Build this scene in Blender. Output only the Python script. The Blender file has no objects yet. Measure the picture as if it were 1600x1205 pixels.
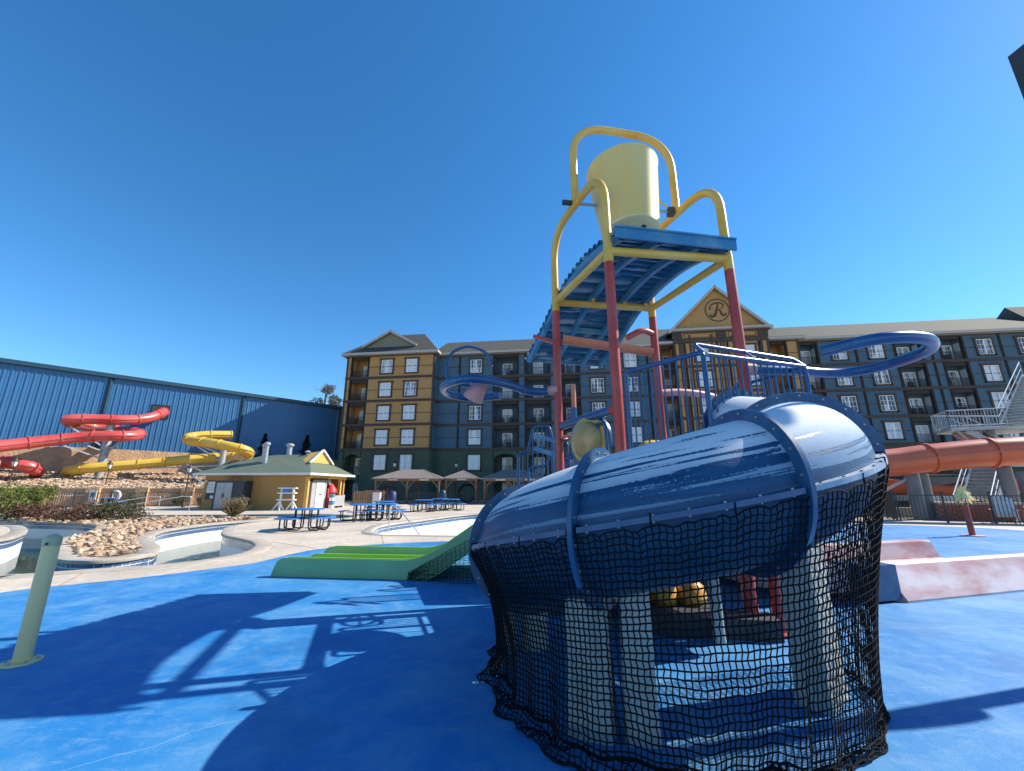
import bpy, bmesh, math, random
from mathutils import Vector, Matrix, noise as mnoise
R = math.radians
rnd = random.Random(7)
S = bpy.context.scene
COL = S.collection

# ------------------------------------------------------------------ camera, sky, sun, exposure
cam_d = bpy.data.cameras.new('camera'); cam = bpy.data.objects.new('camera', cam_d); COL.objects.link(cam)
cam.location = (0, 0, 1.5); cam.rotation_euler = (R(90 + 14.1), 0, 0)
cam_d.sensor_width = 36; cam_d.lens = 14.4; cam_d.clip_start = 0.05; cam_d.clip_end = 3000
S.camera = cam
SUN_AZ, SUN_EL = 76, 38.5
w = bpy.data.worlds.new('World'); S.world = w; w.use_nodes = True
nt = w.node_tree; bg = nt.nodes['Background']
sky = nt.nodes.new('ShaderNodeTexSky'); sky.sky_type = 'NISHITA'; sky.sun_disc = False
sky.sun_elevation = R(SUN_EL); sky.sun_rotation = R(SUN_AZ)
sky.air_density = 1.0; sky.dust_density = 0.1; sky.ozone_density = 4.5; sky.altitude = 300
hs = nt.nodes.new('ShaderNodeHueSaturation'); hs.inputs['Saturation'].default_value = 1.24; hs.inputs['Hue'].default_value = .497
nt.links.new(sky.outputs[0], hs.inputs['Color']); nt.links.new(hs.outputs[0], bg.inputs[0]); bg.inputs[1].default_value = 0.117
sun_d = bpy.data.lights.new('sun', 'SUN'); sun_d.energy = 4.3; sun_d.angle = R(0.5); sun_d.color = (1, .925, .80)
sun = bpy.data.objects.new('sun', sun_d); COL.objects.link(sun)
sdir = Vector((math.sin(R(SUN_AZ)) * math.cos(R(SUN_EL)), math.cos(R(SUN_AZ)) * math.cos(R(SUN_EL)), math.sin(R(SUN_EL))))
sun.rotation_euler = sdir.to_track_quat('Z', 'Y').to_euler(); sun.location = (60, 20, 60)
S.view_settings.view_transform = 'Standard'; S.view_settings.look = 'None'
S.view_settings.exposure = 0.9; S.view_settings.gamma = 1.0; S.view_settings.use_curve_mapping = False

# ------------------------------------------------------------------ materials
def mat(name, c, rough=.5, var=.12, scale=3.0, bump=0.0, bscale=40, metal=0.0, spec=.5, c2=None, thr=None, coord='Object', stretch=None, bdist=.02, spk=0):
    m = bpy.data.materials.new(name); m.use_nodes = True; n = m.node_tree; L = n.links
    b = n.nodes['Principled BSDF']; b.inputs['Roughness'].default_value = rough; b.inputs['Metallic'].default_value = metal
    b.inputs['Specular IOR Level'].default_value = spec
    tc = n.nodes.new('ShaderNodeTexCoord'); co = tc.outputs[coord]
    if stretch:
        mp = n.nodes.new('ShaderNodeMapping'); mp.inputs['Scale'].default_value = stretch; L.new(co, mp.inputs[0]); co = mp.outputs[0]
    nz = n.nodes.new('ShaderNodeTexNoise'); nz.inputs['Scale'].default_value = scale; nz.inputs['Detail'].default_value = 6; nz.inputs['Roughness'].default_value = .6
    L.new(co, nz.inputs['Vector'])
    mx = n.nodes.new('ShaderNodeMix'); mx.data_type = 'RGBA'
    if c2 is None:
        a = tuple(x * (1 - var) for x in c[:3]) + (1,); d = tuple(min(1, x * (1 + var)) for x in c[:3]) + (1,)
    else:
        a = tuple(c[:3]) + (1,); d = tuple(c2[:3]) + (1,)
    mx.inputs[6].default_value = a; mx.inputs[7].default_value = d
    rm = n.nodes.new('ShaderNodeMapRange'); t0, t1 = thr if thr else (.35, .65)
    rm.inputs[1].default_value = t0; rm.inputs[2].default_value = t1
    L.new(nz.outputs['Fac'], rm.inputs[0]); L.new(rm.outputs[0], mx.inputs[0])
    out = mx.outputs[2]
    if spk:
        n2 = n.nodes.new('ShaderNodeTexNoise'); n2.inputs['Scale'].default_value = scale * 14; n2.inputs['Detail'].default_value = 4
        L.new(co, n2.inputs['Vector'])
        r2 = n.nodes.new('ShaderNodeMapRange'); r2.inputs[1].default_value = .35; r2.inputs[2].default_value = .7; r2.inputs[3].default_value = 1 - spk; r2.inputs[4].default_value = 1 + spk
        L.new(n2.outputs['Fac'], r2.inputs[0])
        vm = n.nodes.new('ShaderNodeVectorMath'); vm.operation = 'SCALE'; L.new(out, vm.inputs[0]); L.new(r2.outputs[0], vm.inputs[3]); out = vm.outputs[0]
    L.new(out, b.inputs['Base Color'])
    if bump:
        nb = n.nodes.new('ShaderNodeTexNoise'); nb.inputs['Scale'].default_value = bscale; nb.inputs['Detail'].default_value = 4; L.new(co, nb.inputs['Vector'])
        bp = n.nodes.new('ShaderNodeBump'); bp.inputs['Strength'].default_value = bump; bp.inputs['Distance'].default_value = bdist
        L.new(nb.outputs['Fac'], bp.inputs['Height']); L.new(bp.outputs[0], b.inputs['Normal'])
    return m

M = {}
M['concrete'] = mat('concrete', (.52, .445, .36), .85, .16, .5, .25, 60, spk=.12)
M['coping'] = mat('coping_concrete', (.40, .35, .285), .8, .14, 1.4, .2, 70, spk=.1)
M['white_plaster'] = mat('white_plaster', (.78, .79, .76), .6, .06, 1.2)
M['tile_blue'] = mat('tile_blue', (.05, .10, .20), .2, .3, 7, c2=(.10, .17, .28))
M['tile_white'] = mat('tile_white', (.75, .75, .72), .3, .05)
M['grout'] = mat('grout', (.55, .57, .57), .8, .1)
M['blue_post'] = mat('blue_rail_paint', (.010, .070, .195), .3, .15, 4, c2=(.03, .12, .25), thr=(.45, .75))
M['blue_light'] = mat('faded_blue_paint', (.04, .19, .34), .45, .2, 3, c2=(.17, .34, .44), thr=(.45, .8))
M['yellow'] = mat('yellow_paint', (.68, .37, .035), .38, .12, 2.2, c2=(.72, .48, .12), thr=(.35, .65))
M['bucket'] = mat('pale_yellow_fibreglass', (.70, .50, .13), .34, .1, 2, c2=(.66, .52, .20), stretch=(3, 3, .35))
M['bucket_base'] = mat('bucket_base', (.66, .58, .32), .4, .1, 5)
M['red'] = mat('red_paint', (.40, .042, .03), .4, .12, 2, c2=(.47, .10, .08), thr=(.45, .75))
M['pink'] = mat('faded_pink', (.52, .20, .185), .5, .15, 3, c2=(.6, .32, .3))
M['orange'] = mat('faded_orange', (.60, .14, .055), .45, .15, 4, c2=(.62, .24, .13))
M['green'] = mat('green_fibreglass', (.19, .37, .17), .4, .1, 1.5, c2=(.23, .42, .2))
M['lime'] = mat('lime_fibreglass', (.27, .50, .06), .4, .1, 1.5)
M['pinkslide'] = mat('faded_pink_slide', (.52, .25, .235), .5, .2, 1.1, c2=(.70, .57, .55), thr=(.36, .60), stretch=(1, 1, 3.0))
M['white'] = mat('white_paint', (.75, .75, .73), .5, .06, 3)
M['offwhite'] = mat('weathered_fibreglass', (.50, .51, .48), .55, .25, 3, c2=(.36, .37, .35), stretch=(4, 4, .6))
M['black'] = mat('black_rubber', (.012, .012, .014), .6, .3, 5)
M['net'] = mat('net_cord', (.007, .007, .008), .9, .3, 60, spec=.15)
M['panel_grey'] = mat('pale_grey_panel', (.40, .42, .43), .6, .12, 1.2)
M['column'] = mat('shaded_column_grey', (.15, .165, .18), .5, .15, 2)  # column grey, darkened: shade on the right-hand columns put into the colour
M['galv'] = mat('galvanised_steel', (.36, .39, .41), .5, .15, 3, metal=.35)
M['chrome'] = mat('stainless_steel', (.7, .7, .7), .22, .05, metal=.9)
M['steel'] = mat('bolt_steel', (.33, .32, .30), .45, .2, 30, metal=.6)
M['cream'] = mat('cream_paint', (.84, .60, .26), .45, .1, 3, c2=(.80, .60, .28))
M['bluewall'] = mat('blue_metal_panel', (.030, .135, .30), .45, .10, .5, c2=(.038, .155, .33))
M['bluetrim'] = mat('dark_blue_trim', (.012, .05, .085), .45, .1)
M['tanwall'] = mat('tan_split_block', (.47, .30, .18), .95, .16, 1.3, .9, 6, bdist=.08, spk=.18)
M['soil'] = mat('soil', (.28, .19, .12), .95, .3, 1.0, .6, 8)
M['rock'] = mat('tan_rock', (.50, .36, .24), .9, .2, 1.5, c2=(.36, .25, .16))
M['rock2'] = mat('pale_rock', (.55, .44, .33), .9, .2, 1.5, c2=(.44, .33, .24))
M['rock3'] = mat('brown_rock', (.38, .25, .16), .9, .2, 1.5, c2=(.30, .19, .12))
M['redtube'] = mat('red_tube', (.50, .055, .05), .3, .1, .6, c2=(.56, .12, .11))
M['yellowtube'] = mat('yellow_tube', (.66, .40, .035), .32, .1, .6, c2=(.66, .45, .09))
M['orangetube'] = mat('orange_tube', (.58, .12, .05), .32, .1, .6)
M['hotelblue'] = mat('blue_stucco', (.055, .115, .17), .85, .07, 1.5)
M['hotelyellow'] = mat('ochre_stucco', (.40, .235, .085), .85, .07, 1.5)
M['hotelgreen'] = mat('green_stucco', (.058, .085, .058), .85, .1, .8)
M['trim'] = mat('dark_brown_trim', (.052, .037, .029), .7, .2, 3)
M['shingle'] = mat('grey_shingle', (.062, .062, .052), .9, .25, 14, stretch=(1, 1, 3), bump=.5, bscale=16)
M['gshingle'] = mat('green_shingle', (.115, .145, .105), .9, .2, 12, bump=.4, bscale=20, spk=.2)
M['fascia'] = mat('pale_fascia', (.40, .38, .34), .6, .08)
M['fasciawhite'] = mat('white_fascia', (.68, .66, .60), .6, .06)
M['gable'] = mat('grey_gable', (.19, .19, .14), .8, .06)
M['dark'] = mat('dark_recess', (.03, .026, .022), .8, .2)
M['curtain'] = mat('window_glass', (.28, .36, .46), .08, .3, .9, spec=.8, c2=(.55, .62, .70), thr=(.4, .6), stretch=(3, 3, .35))
M['glassdark'] = mat('dark_glass', (.05, .06, .08), .06, .4, .6, spec=.9, c2=(.22, .28, .34))
M['iron'] = mat('dark_iron', (.035, .028, .024), .6, .15)
M['bronze'] = mat('bronze_fence', (.06, .05, .042), .55, .15)
M['shedwall'] = mat('ochre_siding', (.42, .225, .07), .8, .1, 2, .5, 1.0, stretch=(.5, .5, 22), bdist=.02)
M['shedtrim'] = mat('ochre_trim', (.62, .36, .09), .7, .08)
M['greypanel'] = mat('grey_plastic', (.33, .33, .34), .6, .08)
M['darkgrey'] = mat('charcoal_plastic', (.035, .037, .045), .6, .1)
M['wood'] = mat('weathered_timber', (.25, .155, .09), .8, .3, 5, .4, 30, stretch=(6, 6, .6))
M['metalroof'] = mat('ribbed_metal_roof', (.27, .235, .22), .5, .1, 2, metal=.2)
M['tableblue'] = mat('blue_vinyl', (.022, .18, .53), .4, .1, 4)
M['redfabric'] = mat('red_vinyl', (.55, .035, .04), .5, .1)
M['brick'] = mat('red_brick', (.30, .10, .065), .9, .2, 6)
M['bark'] = mat('bark', (.10, .075, .055), .95, .3, 6, .6, 12)
M['lampglass'] = mat('frosted_glass', (.72, .72, .68), .3, .05)
M['tan_panel'] = mat('tan_polycarbonate', (.52, .40, .17), .3, .2, 4, c2=(.42, .22, .08))
M['amber'] = mat('amber_plastic', (.65, .30, .03), .35, .2, 6)
M['sign'] = mat('sign_white', (.72, .72, .70), .5, .05)
M['letter'] = mat('sign_print', (.05, .05, .06), .6, .1)
M['wooddark'] = mat('dark_timber', (.09, .065, .05), .85, .3, 4)

def foliage_mat(name, c1, c2):
    m = bpy.data.materials.new(name); m.use_nodes = True; n = m.node_tree; L = n.links
    b = n.nodes['Principled BSDF']; b.inputs['Roughness'].default_value = .65
    g = n.nodes.new('ShaderNodeNewGeometry'); cr = n.nodes.new('ShaderNodeValToRGB')
    cr.color_ramp.elements[0].color = tuple(c1) + (1,); cr.color_ramp.elements[1].color = tuple(c2) + (1,)
    L.new(g.outputs['Random Per Island'], cr.inputs[0]); L.new(cr.outputs[0], b.inputs['Base Color'])
    t = n.nodes.new('ShaderNodeBsdfTranslucent'); L.new(cr.outputs[0], t.inputs[0])
    mx = n.nodes.new('ShaderNodeMixShader'); mx.inputs[0].default_value = .25
    L.new(b.outputs[0], mx.inputs[1]); L.new(t.outputs[0], mx.inputs[2]); L.new(mx.outputs[0], n.nodes['Material Output'].inputs[0])
    return m
M['juniper'] = foliage_mat('juniper_green', (.09, .12, .02), (.24, .26, .06))
M['redbush'] = foliage_mat('russet_leaves', (.10, .05, .03), (.20, .10, .06))
M['darkbush'] = foliage_mat('olive_leaves', (.05, .06, .025), (.12, .11, .05))
M['drygrass'] = foliage_mat('dry_stalks', (.16, .13, .06), (.30, .23, .12))
M['conifer'] = foliage_mat('conifer_needles', (.02, .035, .02), (.045, .065, .035))
M['autumn'] = foliage_mat('autumn_leaves', (.05, .05, .03), (.14, .11, .07))

def pad_mat():
    m = bpy.data.materials.new('painted_blue_concrete'); m.use_nodes = True; n = m.node_tree; L = n.links
    b = n.nodes['Principled BSDF']; b.inputs['Roughness'].default_value = .62; b.inputs['Specular IOR Level'].default_value = .35
    tc = n.nodes.new('ShaderNodeTexCoord'); co = tc.outputs['Object']
    def nz(s, d=6, r=.6, st=None, dist=0):
        x = n.nodes.new('ShaderNodeTexNoise'); x.inputs['Scale'].default_value = s; x.inputs['Detail'].default_value = d; x.inputs['Roughness'].default_value = r; x.inputs['Distortion'].default_value = dist
        if st:
            mp = n.nodes.new('ShaderNodeMapping'); mp.inputs['Scale'].default_value = st; mp.inputs['Rotation'].default_value = (0, 0, .5); L.new(co, mp.inputs[0]); L.new(mp.outputs[0], x.inputs['Vector'])
        else: L.new(co, x.inputs['Vector'])
        return x.outputs['Fac']
    def mr(i, a, c, lo=0, hi=1):
        x = n.nodes.new('ShaderNodeMapRange'); x.inputs[1].default_value = a; x.inputs[2].default_value = c; x.inputs[3].default_value = lo; x.inputs[4].default_value = hi; L.new(i, x.inputs[0]); return x.outputs[0]
    def mix(f, a, c):
        x = n.nodes.new('ShaderNodeMix'); x.data_type = 'RGBA'; L.new(f, x.inputs[0])
        for k, q in ((6, a), (7, c)):
            if isinstance(q, tuple): x.inputs[k].default_value = q + (1,)
            else: L.new(q, x.inputs[k])
        return x.outputs[2]
    c = mix(mr(nz(.35), .38, .62), (.012, .170, .46), (.032, .215, .48))
    c = mix(mr(nz(1.1, 8, .7, None, .6), .45, .66, 0, .85), c, (.11, .29, .50))
    c = mix(mr(nz(5, 9, .8), .50, .70, 0, .55), c, (.19, .34, .52))
    c = mix(mr(nz(2.2, 9, .8, (1, 6, 1)), .56, .72, 0, .6), c, (.27, .38, .50))
    c = mix(mr(nz(.8, 4, .55), .56, .60, 0, .35), c, (.010, .11, .32))
    v = n.nodes.new('ShaderNodeTexVoronoi'); v.feature = 'DISTANCE_TO_EDGE'; v.inputs['Scale'].default_value = .16
    nv = n.nodes.new('ShaderNodeTexNoise'); nv.inputs['Scale'].default_value = 3; nv.inputs['Detail'].default_value = 5; L.new(co, nv.inputs['Vector'])
    ad = n.nodes.new('ShaderNodeMix'); ad.data_type = 'VECTOR'; ad.inputs[0].default_value = .12
    L.new(co, ad.inputs[4]); L.new(nv.outputs['Color'], ad.inputs[5]); L.new(ad.outputs[1], v.inputs['Vector'])
    c = mix(mr(v.outputs['Distance'], 0.0, .0007, .4, 0), c, (.38, .50, .66))
    sp = mr(nz(130, 3), .68, .74, 0, .5); c = mix(sp, c, (.03, .10, .26))
    L.new(c, b.inputs['Base Color'])
    bp = n.nodes.new('ShaderNodeBump'); bp.inputs['Strength'].default_value = .25; bp.inputs['Distance'].default_value = .01
    L.new(nz(45, 5, .7), bp.inputs['Height']); L.new(bp.outputs[0], b.inputs['Normal'])
    return m
M['pad'] = pad_mat()

def tube_mat():
    # gelcoat that has chalked to white in brushed streaks along its upper side
    m = bpy.data.materials.new('chalked_blue_fibreglass'); m.use_nodes = True; n = m.node_tree; L = n.links
    b = n.nodes['Principled BSDF']
    uv = n.nodes.new('ShaderNodeUVMap'); uv.uv_map = 'UVMap'
    sx = n.nodes.new('ShaderNodeSeparateXYZ'); L.new(uv.outputs[0], sx.inputs[0])
    def nz(s, st, d=6, r=.6):
        mp = n.nodes.new('ShaderNodeMapping'); mp.inputs['Scale'].default_value = st; L.new(uv.outputs[0], mp.inputs[0])
        x = n.nodes.new('ShaderNodeTexNoise'); x.inputs['Scale'].default_value = s; x.inputs['Detail'].default_value = d; x.inputs['Roughness'].default_value = r; L.new(mp.outputs[0], x.inputs['Vector']); return x.outputs['Fac']
    def mr(i, a, c, lo=0, hi=1):
        x = n.nodes.new('ShaderNodeMapRange'); x.inputs[1].default_value = a; x.inputs[2].default_value = c; x.inputs[3].default_value = lo; x.inputs[4].default_value = hi; L.new(i, x.inputs[0]); return x.outputs[0]
    def mth(op, a, c):
        x = n.nodes.new('ShaderNodeMath'); x.operation = op; x.use_clamp = op in ('MULTIPLY',)
        for k, q in ((0, a), (1, c)):
            if isinstance(q, (int, float)): x.inputs[k].default_value = q
            else: L.new(q, x.inputs[k])
        return x.outputs[0]
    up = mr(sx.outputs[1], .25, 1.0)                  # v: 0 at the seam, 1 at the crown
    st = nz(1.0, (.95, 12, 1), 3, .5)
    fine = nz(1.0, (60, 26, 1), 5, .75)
    lev = mth('ADD', mth('ADD', mth('ADD', mth('MULTIPLY', up, .22), mth('MULTIPLY', mr(sx.outputs[0], -1.66, -1.60, 0, .15), mr(sx.outputs[1], .1, .5))), st), mth('MULTIPLY', mth('SUBTRACT', fine, .5), .42))  # right bends get extra white: chalk fading plus sunlit brightness put into colour
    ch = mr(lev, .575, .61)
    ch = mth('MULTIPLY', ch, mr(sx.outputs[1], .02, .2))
    soft = nz(1.0, (2.2, 5, 1), 5, .7)
    mx0 = n.nodes.new('ShaderNodeMix'); mx0.data_type = 'RGBA'; mx0.inputs[6].default_value = (.008, .052, .125, 1); mx0.inputs[7].default_value = (.02, .088, .185, 1); L.new(mr(soft, .4, .65), mx0.inputs[0])
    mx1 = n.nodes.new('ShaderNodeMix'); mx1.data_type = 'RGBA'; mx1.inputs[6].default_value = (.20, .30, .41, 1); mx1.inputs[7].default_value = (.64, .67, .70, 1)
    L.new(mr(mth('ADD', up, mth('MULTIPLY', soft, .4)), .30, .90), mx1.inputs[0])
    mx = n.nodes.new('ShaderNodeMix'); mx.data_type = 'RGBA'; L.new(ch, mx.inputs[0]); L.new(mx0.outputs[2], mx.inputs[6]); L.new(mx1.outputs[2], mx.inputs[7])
    L.new(mx.outputs[2], b.inputs['Base Color'])
    L.new(mr(ch, 0, 1, .42, .9), b.inputs['Roughness']); L.new(mr(ch, 0, 1, .32, .12), b.inputs['Specular IOR Level'])
    bp = n.nodes.new('ShaderNodeBump'); bp.inputs['Strength'].default_value = .35; bp.inputs['Distance'].default_value = .006
    L.new(nz(1.0, (70, 34, 1), 4, .7), bp.inputs['Height']); L.new(bp.outputs[0], b.inputs['Normal'])
    return m
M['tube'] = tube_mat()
M['tubeflange'] = mat('flange_blue', (.012, .07, .165), .4, .2, 6, c2=(.05, .14, .24), thr=(.45, .8))
M['lip'] = mat('chalky_lip', (.13, .22, .34), .55, .2, 5, c2=(.36, .42, .48), thr=(.4, .7))

def water_mat():
    m = bpy.data.materials.new('shallow_green_water'); m.use_nodes = True; n = m.node_tree; L = n.links
    n.nodes.remove(n.nodes['Principled BSDF'])
    tr = n.nodes.new('ShaderNodeBsdfTransparent'); tr.inputs[0].default_value = (.70, .88, .70, 1)
    gl = n.nodes.new('ShaderNodeBsdfGlossy'); gl.inputs['Roughness'].default_value = .03
    fr = n.nodes.new('ShaderNodeFresnel'); fr.inputs[0].default_value = 1.33
    nz = n.nodes.new('ShaderNodeTexNoise'); nz.inputs['Scale'].default_value = 3; nz.inputs['Detail'].default_value = 3
    tc = n.nodes.new('ShaderNodeTexCoord'); L.new(tc.outputs['Object'], nz.inputs['Vector'])
    bp = n.nodes.new('ShaderNodeBump'); bp.inputs['Strength'].default_value = .05; bp.inputs['Distance'].default_value = .05
    L.new(nz.outputs['Fac'], bp.inputs['Height']); L.new(bp.outputs[0], gl.inputs['Normal']); L.new(bp.outputs[0], fr.inputs['Normal'])
    mx = n.nodes.new('ShaderNodeMixShader'); L.new(fr.outputs[0], mx.inputs[0]); L.new(tr.outputs[0], mx.inputs[1]); L.new(gl.outputs[0], mx.inputs[2])
    L.new(mx.outputs[0], n.nodes['Material Output'].inputs[0])
    return m
M['water'] = water_mat()

# ------------------------------------------------------------------ mesh helpers
def worldloc(o):
    v = Vector((0, 0, 0))
    while o is not None: v += o.location; o = o.parent
    return v
class MB:
    def __init__(s): s.v = []; s.f = []; s.uv = None
    def add(s, vs, fs):
        b = len(s.v); s.v += [tuple(p) for p in vs]; s.f += [tuple(b + i for i in f) for f in fs]; return s
    def box(s, c, d, rz=0, mtx=None):
        x, y, z = d[0] / 2, d[1] / 2, d[2] / 2
        vs = [Vector((i * x, j * y, k * z)) for k in (-1, 1) for j in (-1, 1) for i in (-1, 1)]
        if mtx is not None: vs = [mtx @ p for p in vs]
        elif rz: mt = Matrix.Rotation(rz, 3, 'Z'); vs = [mt @ p for p in vs]
        c = Vector(c)
        return s.add([p + c for p in vs], [(0, 2, 3, 1), (4, 5, 7, 6), (0, 1, 5, 4), (2, 6, 7, 3), (0, 4, 6, 2), (1, 3, 7, 5)])
    def bar(s, a, b, w_, h, up=(0, 0, 1)):
        a, b = Vector(a), Vector(b); d = (b - a); ln = d.length
        if ln < 1e-6: return s
        d /= ln; u = Vector(up)
        if abs(d.dot(u)) > .98: u = Vector((1, 0, 0))
        x = d.cross(u).normalized(); z = x.cross(d).normalized()
        vs = [p + x * (i * w_ / 2) + z * (j * h / 2) for p in (a, b) for i, j in ((-1, -1), (1, -1), (1, 1), (-1, 1))]
        return s.add(vs, [(3, 2, 1, 0), (4, 5, 6, 7), (0, 1, 5, 4), (1, 2, 6, 5), (2, 3, 7, 6), (3, 0, 4, 7)])
    def tube(s, pts, r, n=8, cap=True, closed=False, rs=None):
        P = [Vector(p) for p in pts]; m = len(P); base = len(s.v)
        T = []
        for i in range(m):
            a = P[i - 1] if (i > 0 or closed) else P[i]; b = P[(i + 1) % m] if (i < m - 1 or closed) else P[i]
            t = (b - a); T.append(t.normalized() if t.length > 1e-9 else Vector((0, 0, 1)))
        u = Vector((0, 0, 1)) if abs(T[0].z) < .9 else Vector((1, 0, 0))
        nrm = (u - T[0] * u.dot(T[0])).normalized()
        for i in range(m):
            if i: nrm = (nrm - T[i] * nrm.dot(T[i])).normalized()
            bi = T[i].cross(nrm); rr = rs[i] if rs else r
            for k in range(n):
                a = 2 * math.pi * k / n
                s.v.append(tuple(P[i] + (nrm * math.cos(a) + bi * math.sin(a)) * rr))
        lim = m if closed else m - 1
        for i in range(lim):
            j = (i + 1) % m
            for k in range(n):
                k2 = (k + 1) % n
                s.f.append((base + i * n + k, base + i * n + k2, base + j * n + k2, base + j * n + k))
        if cap and not closed:
            s.f.append(tuple(base + k for k in range(n))[::-1]); s.f.append(tuple(base + (m - 1) * n + k for k in range(n)))
        return s
    def lathe(s, prof, c=(0, 0, 0), n=20, mtx=None):
        base = len(s.v); c = Vector(c)
        for r_, z in prof:
            for k in range(n):
                a = 2 * math.pi * k / n; p = Vector((r_ * math.cos(a), r_ * math.sin(a), z))
                if mtx is not None: p = mtx @ p
                s.v.append(tuple(p + c))
        for i in range(len(prof) - 1):
            for k in range(n):
                k2 = (k + 1) % n
                s.f.append((base + i * n + k, base + i * n + k2, base + (i + 1) * n + k2, base + (i + 1) * n + k))
        if prof[0][0] > 1e-4: s.f.append(tuple(base + k for k in range(n))[::-1])
        if prof[-1][0] > 1e-4: s.f.append(tuple(base + (len(prof) - 1) * n + k for k in range(n)))
        return s
    def prism(s, poly, z0, z1):
        n = len(poly); vs = [(x, y, z0) for x, y in poly] + [(x, y, z1) for x, y in poly]
        fs = [tuple(range(n))[::-1], tuple(range(n, 2 * n))] + [(i, (i + 1) % n, n + (i + 1) % n, n + i) for i in range(n)]
        return s.add(vs, fs)
    def strip(s, rows):
        m = len(rows[0]); base = len(s.v)
        for r_ in rows: s.v += [tuple(p) for p in r_]
        for i in range(len(rows) - 1):
            for k in range(m - 1):
                s.f.append((base + i * m + k, base + i * m + k + 1, base + (i + 1) * m + k + 1, base + (i + 1) * m + k))
        return s
    def mesh(s, name, m, org=(0, 0, 0), smooth=False):
        me = bpy.data.meshes.new(name); o = Vector(org)
        me.from_pydata([tuple(Vector(p) - o) for p in s.v], [], s.f)
        if m is not None: me.materials.append(M[m] if isinstance(m, str) else m)
        if s.uv:
            ul = me.uv_layers.new(name='UVMap')
            ul.data.foreach_set('uv', [c for l in me.loops for c in s.uv[l.vertex_index]])
        if smooth:
            me.polygons.foreach_set('use_smooth', [True] * len(me.polygons))
            try: me.set_sharp_from_angle(angle=R(40))
            except Exception: pass
        me.update(); return me
    def build(s, name, m, parent=None, smooth=False, loc=None):
        org = worldloc(parent) if parent is not None else Vector(loc if loc else (0, 0, 0))
        o = bpy.data.objects.new(name, s.mesh(name, m, org, smooth)); COL.objects.link(o)
        if parent is not None: o.parent = parent
        else: o.location = org
        return o
def inst(name, me, parent, loc=(0, 0, 0), rot=(0, 0, 0), sc=None):
    o = bpy.data.objects.new(name, me); COL.objects.link(o)
    if parent is not None: o.parent = parent; loc = Vector(loc) - worldloc(parent)
    o.location = loc; o.rotation_euler = rot
    if sc is not None: o.scale = sc if not isinstance(sc, (int, float)) else (sc,) * 3
    return o
def tag(o, label=None, cat=None, group=None, kind=None):
    if label: o['label'] = label
    if cat: o['category'] = cat
    if group: o['group'] = group
    if kind: o['kind'] = kind
    return o
def thing(name, loc, label, cat, group=None, rz=0):
    o = bpy.data.objects.new(name, None); COL.objects.link(o); o.location = loc; o.rotation_euler = (0, 0, rz); o.empty_display_size = .2
    return tag(o, label, cat, group)
def copy_tree(o, parent=None):
    c = o.copy(); COL.objects.link(c)
    if parent is not None: c.parent = parent
    for ch in list(o.children): copy_tree(ch, c)
    return c
def spline(pts, n=8, closed=False):
    P = [Vector(p) for p in pts]; out = []; m = len(P)
    for i in range(m if closed else m - 1):
        if closed: a, b, c, d = P[i - 1], P[i], P[(i + 1) % m], P[(i + 2) % m]
        else: a = P[max(i - 1, 0)]; b = P[i]; c = P[i + 1]; d = P[min(i + 2, m - 1)]
        for k in range(n):
            t = k / n; out.append(.5 * ((2 * b) + (c - a) * t + (2 * a - 5 * b + 4 * c - d) * t * t + (3 * b - a - 3 * c + d) * t ** 3))
    if not closed: out.append(P[-1])
    return out
def rounded(pts, r, n=5):
    P = [Vector(p) for p in pts]; out = [P[0]]
    for i in range(1, len(P) - 1):
        a, b, c = P[i - 1], P[i], P[i + 1]; d1 = (a - b); d2 = (c - b)
        q = min(r, d1.length * .49, d2.length * .49); p0 = b + d1.normalized() * q; p1 = b + d2.normalized() * q
        for k in range(n + 1):
            t = k / n; out.append((p0 * (1 - t) + b * t) * (1 - t) + (b * (1 - t) + p1 * t) * t)
    out.append(P[-1]); return out
def resample(path, step):
    P = [Vector(p) for p in path]; out = [P[0].copy()]; acc = 0
    for i in range(1, len(P)):
        a, b = P[i - 1], P[i]; L_ = (b - a).length
        while acc + L_ >= step:
            t = (step - acc) / L_; a = a.lerp(b, t); out.append(a.copy()); L_ = (b - a).length; acc = 0
        acc += L_
    return out
def V2(p, z=0): return Vector((p[0], p[1], z))
def fillpoly(outer, holes, z):
    bm = bmesh.new(); es = []
    for lp in [outer] + holes:
        vs = [bm.verts.new((p[0], p[1], z)) for p in lp]
        es += [bm.edges.new((vs[i], vs[(i + 1) % len(vs)])) for i in range(len(vs))]
    bmesh.ops.triangle_fill(bm, use_beauty=True, use_dissolve=False, edges=es, normal=(0, 0, 1))
    for f in bm.faces:
        if f.normal.z < 0: f.normal_flip()
    mb = MB(); bm.verts.index_update(); mb.add([v.co for v in bm.verts], [[v.index for v in f.verts] for f in bm.faces]); bm.free(); return mb
def inpoly(x, y, poly):
    c = False; n = len(poly)
    for i in range(n):
        x1, y1 = poly[i][0], poly[i][1]; x2, y2 = poly[i - 1][0], poly[i - 1][1]
        if (y1 > y) != (y2 > y) and x < (x2 - x1) * (y - y1) / (y2 - y1) + x1: c = not c
    return c

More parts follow.
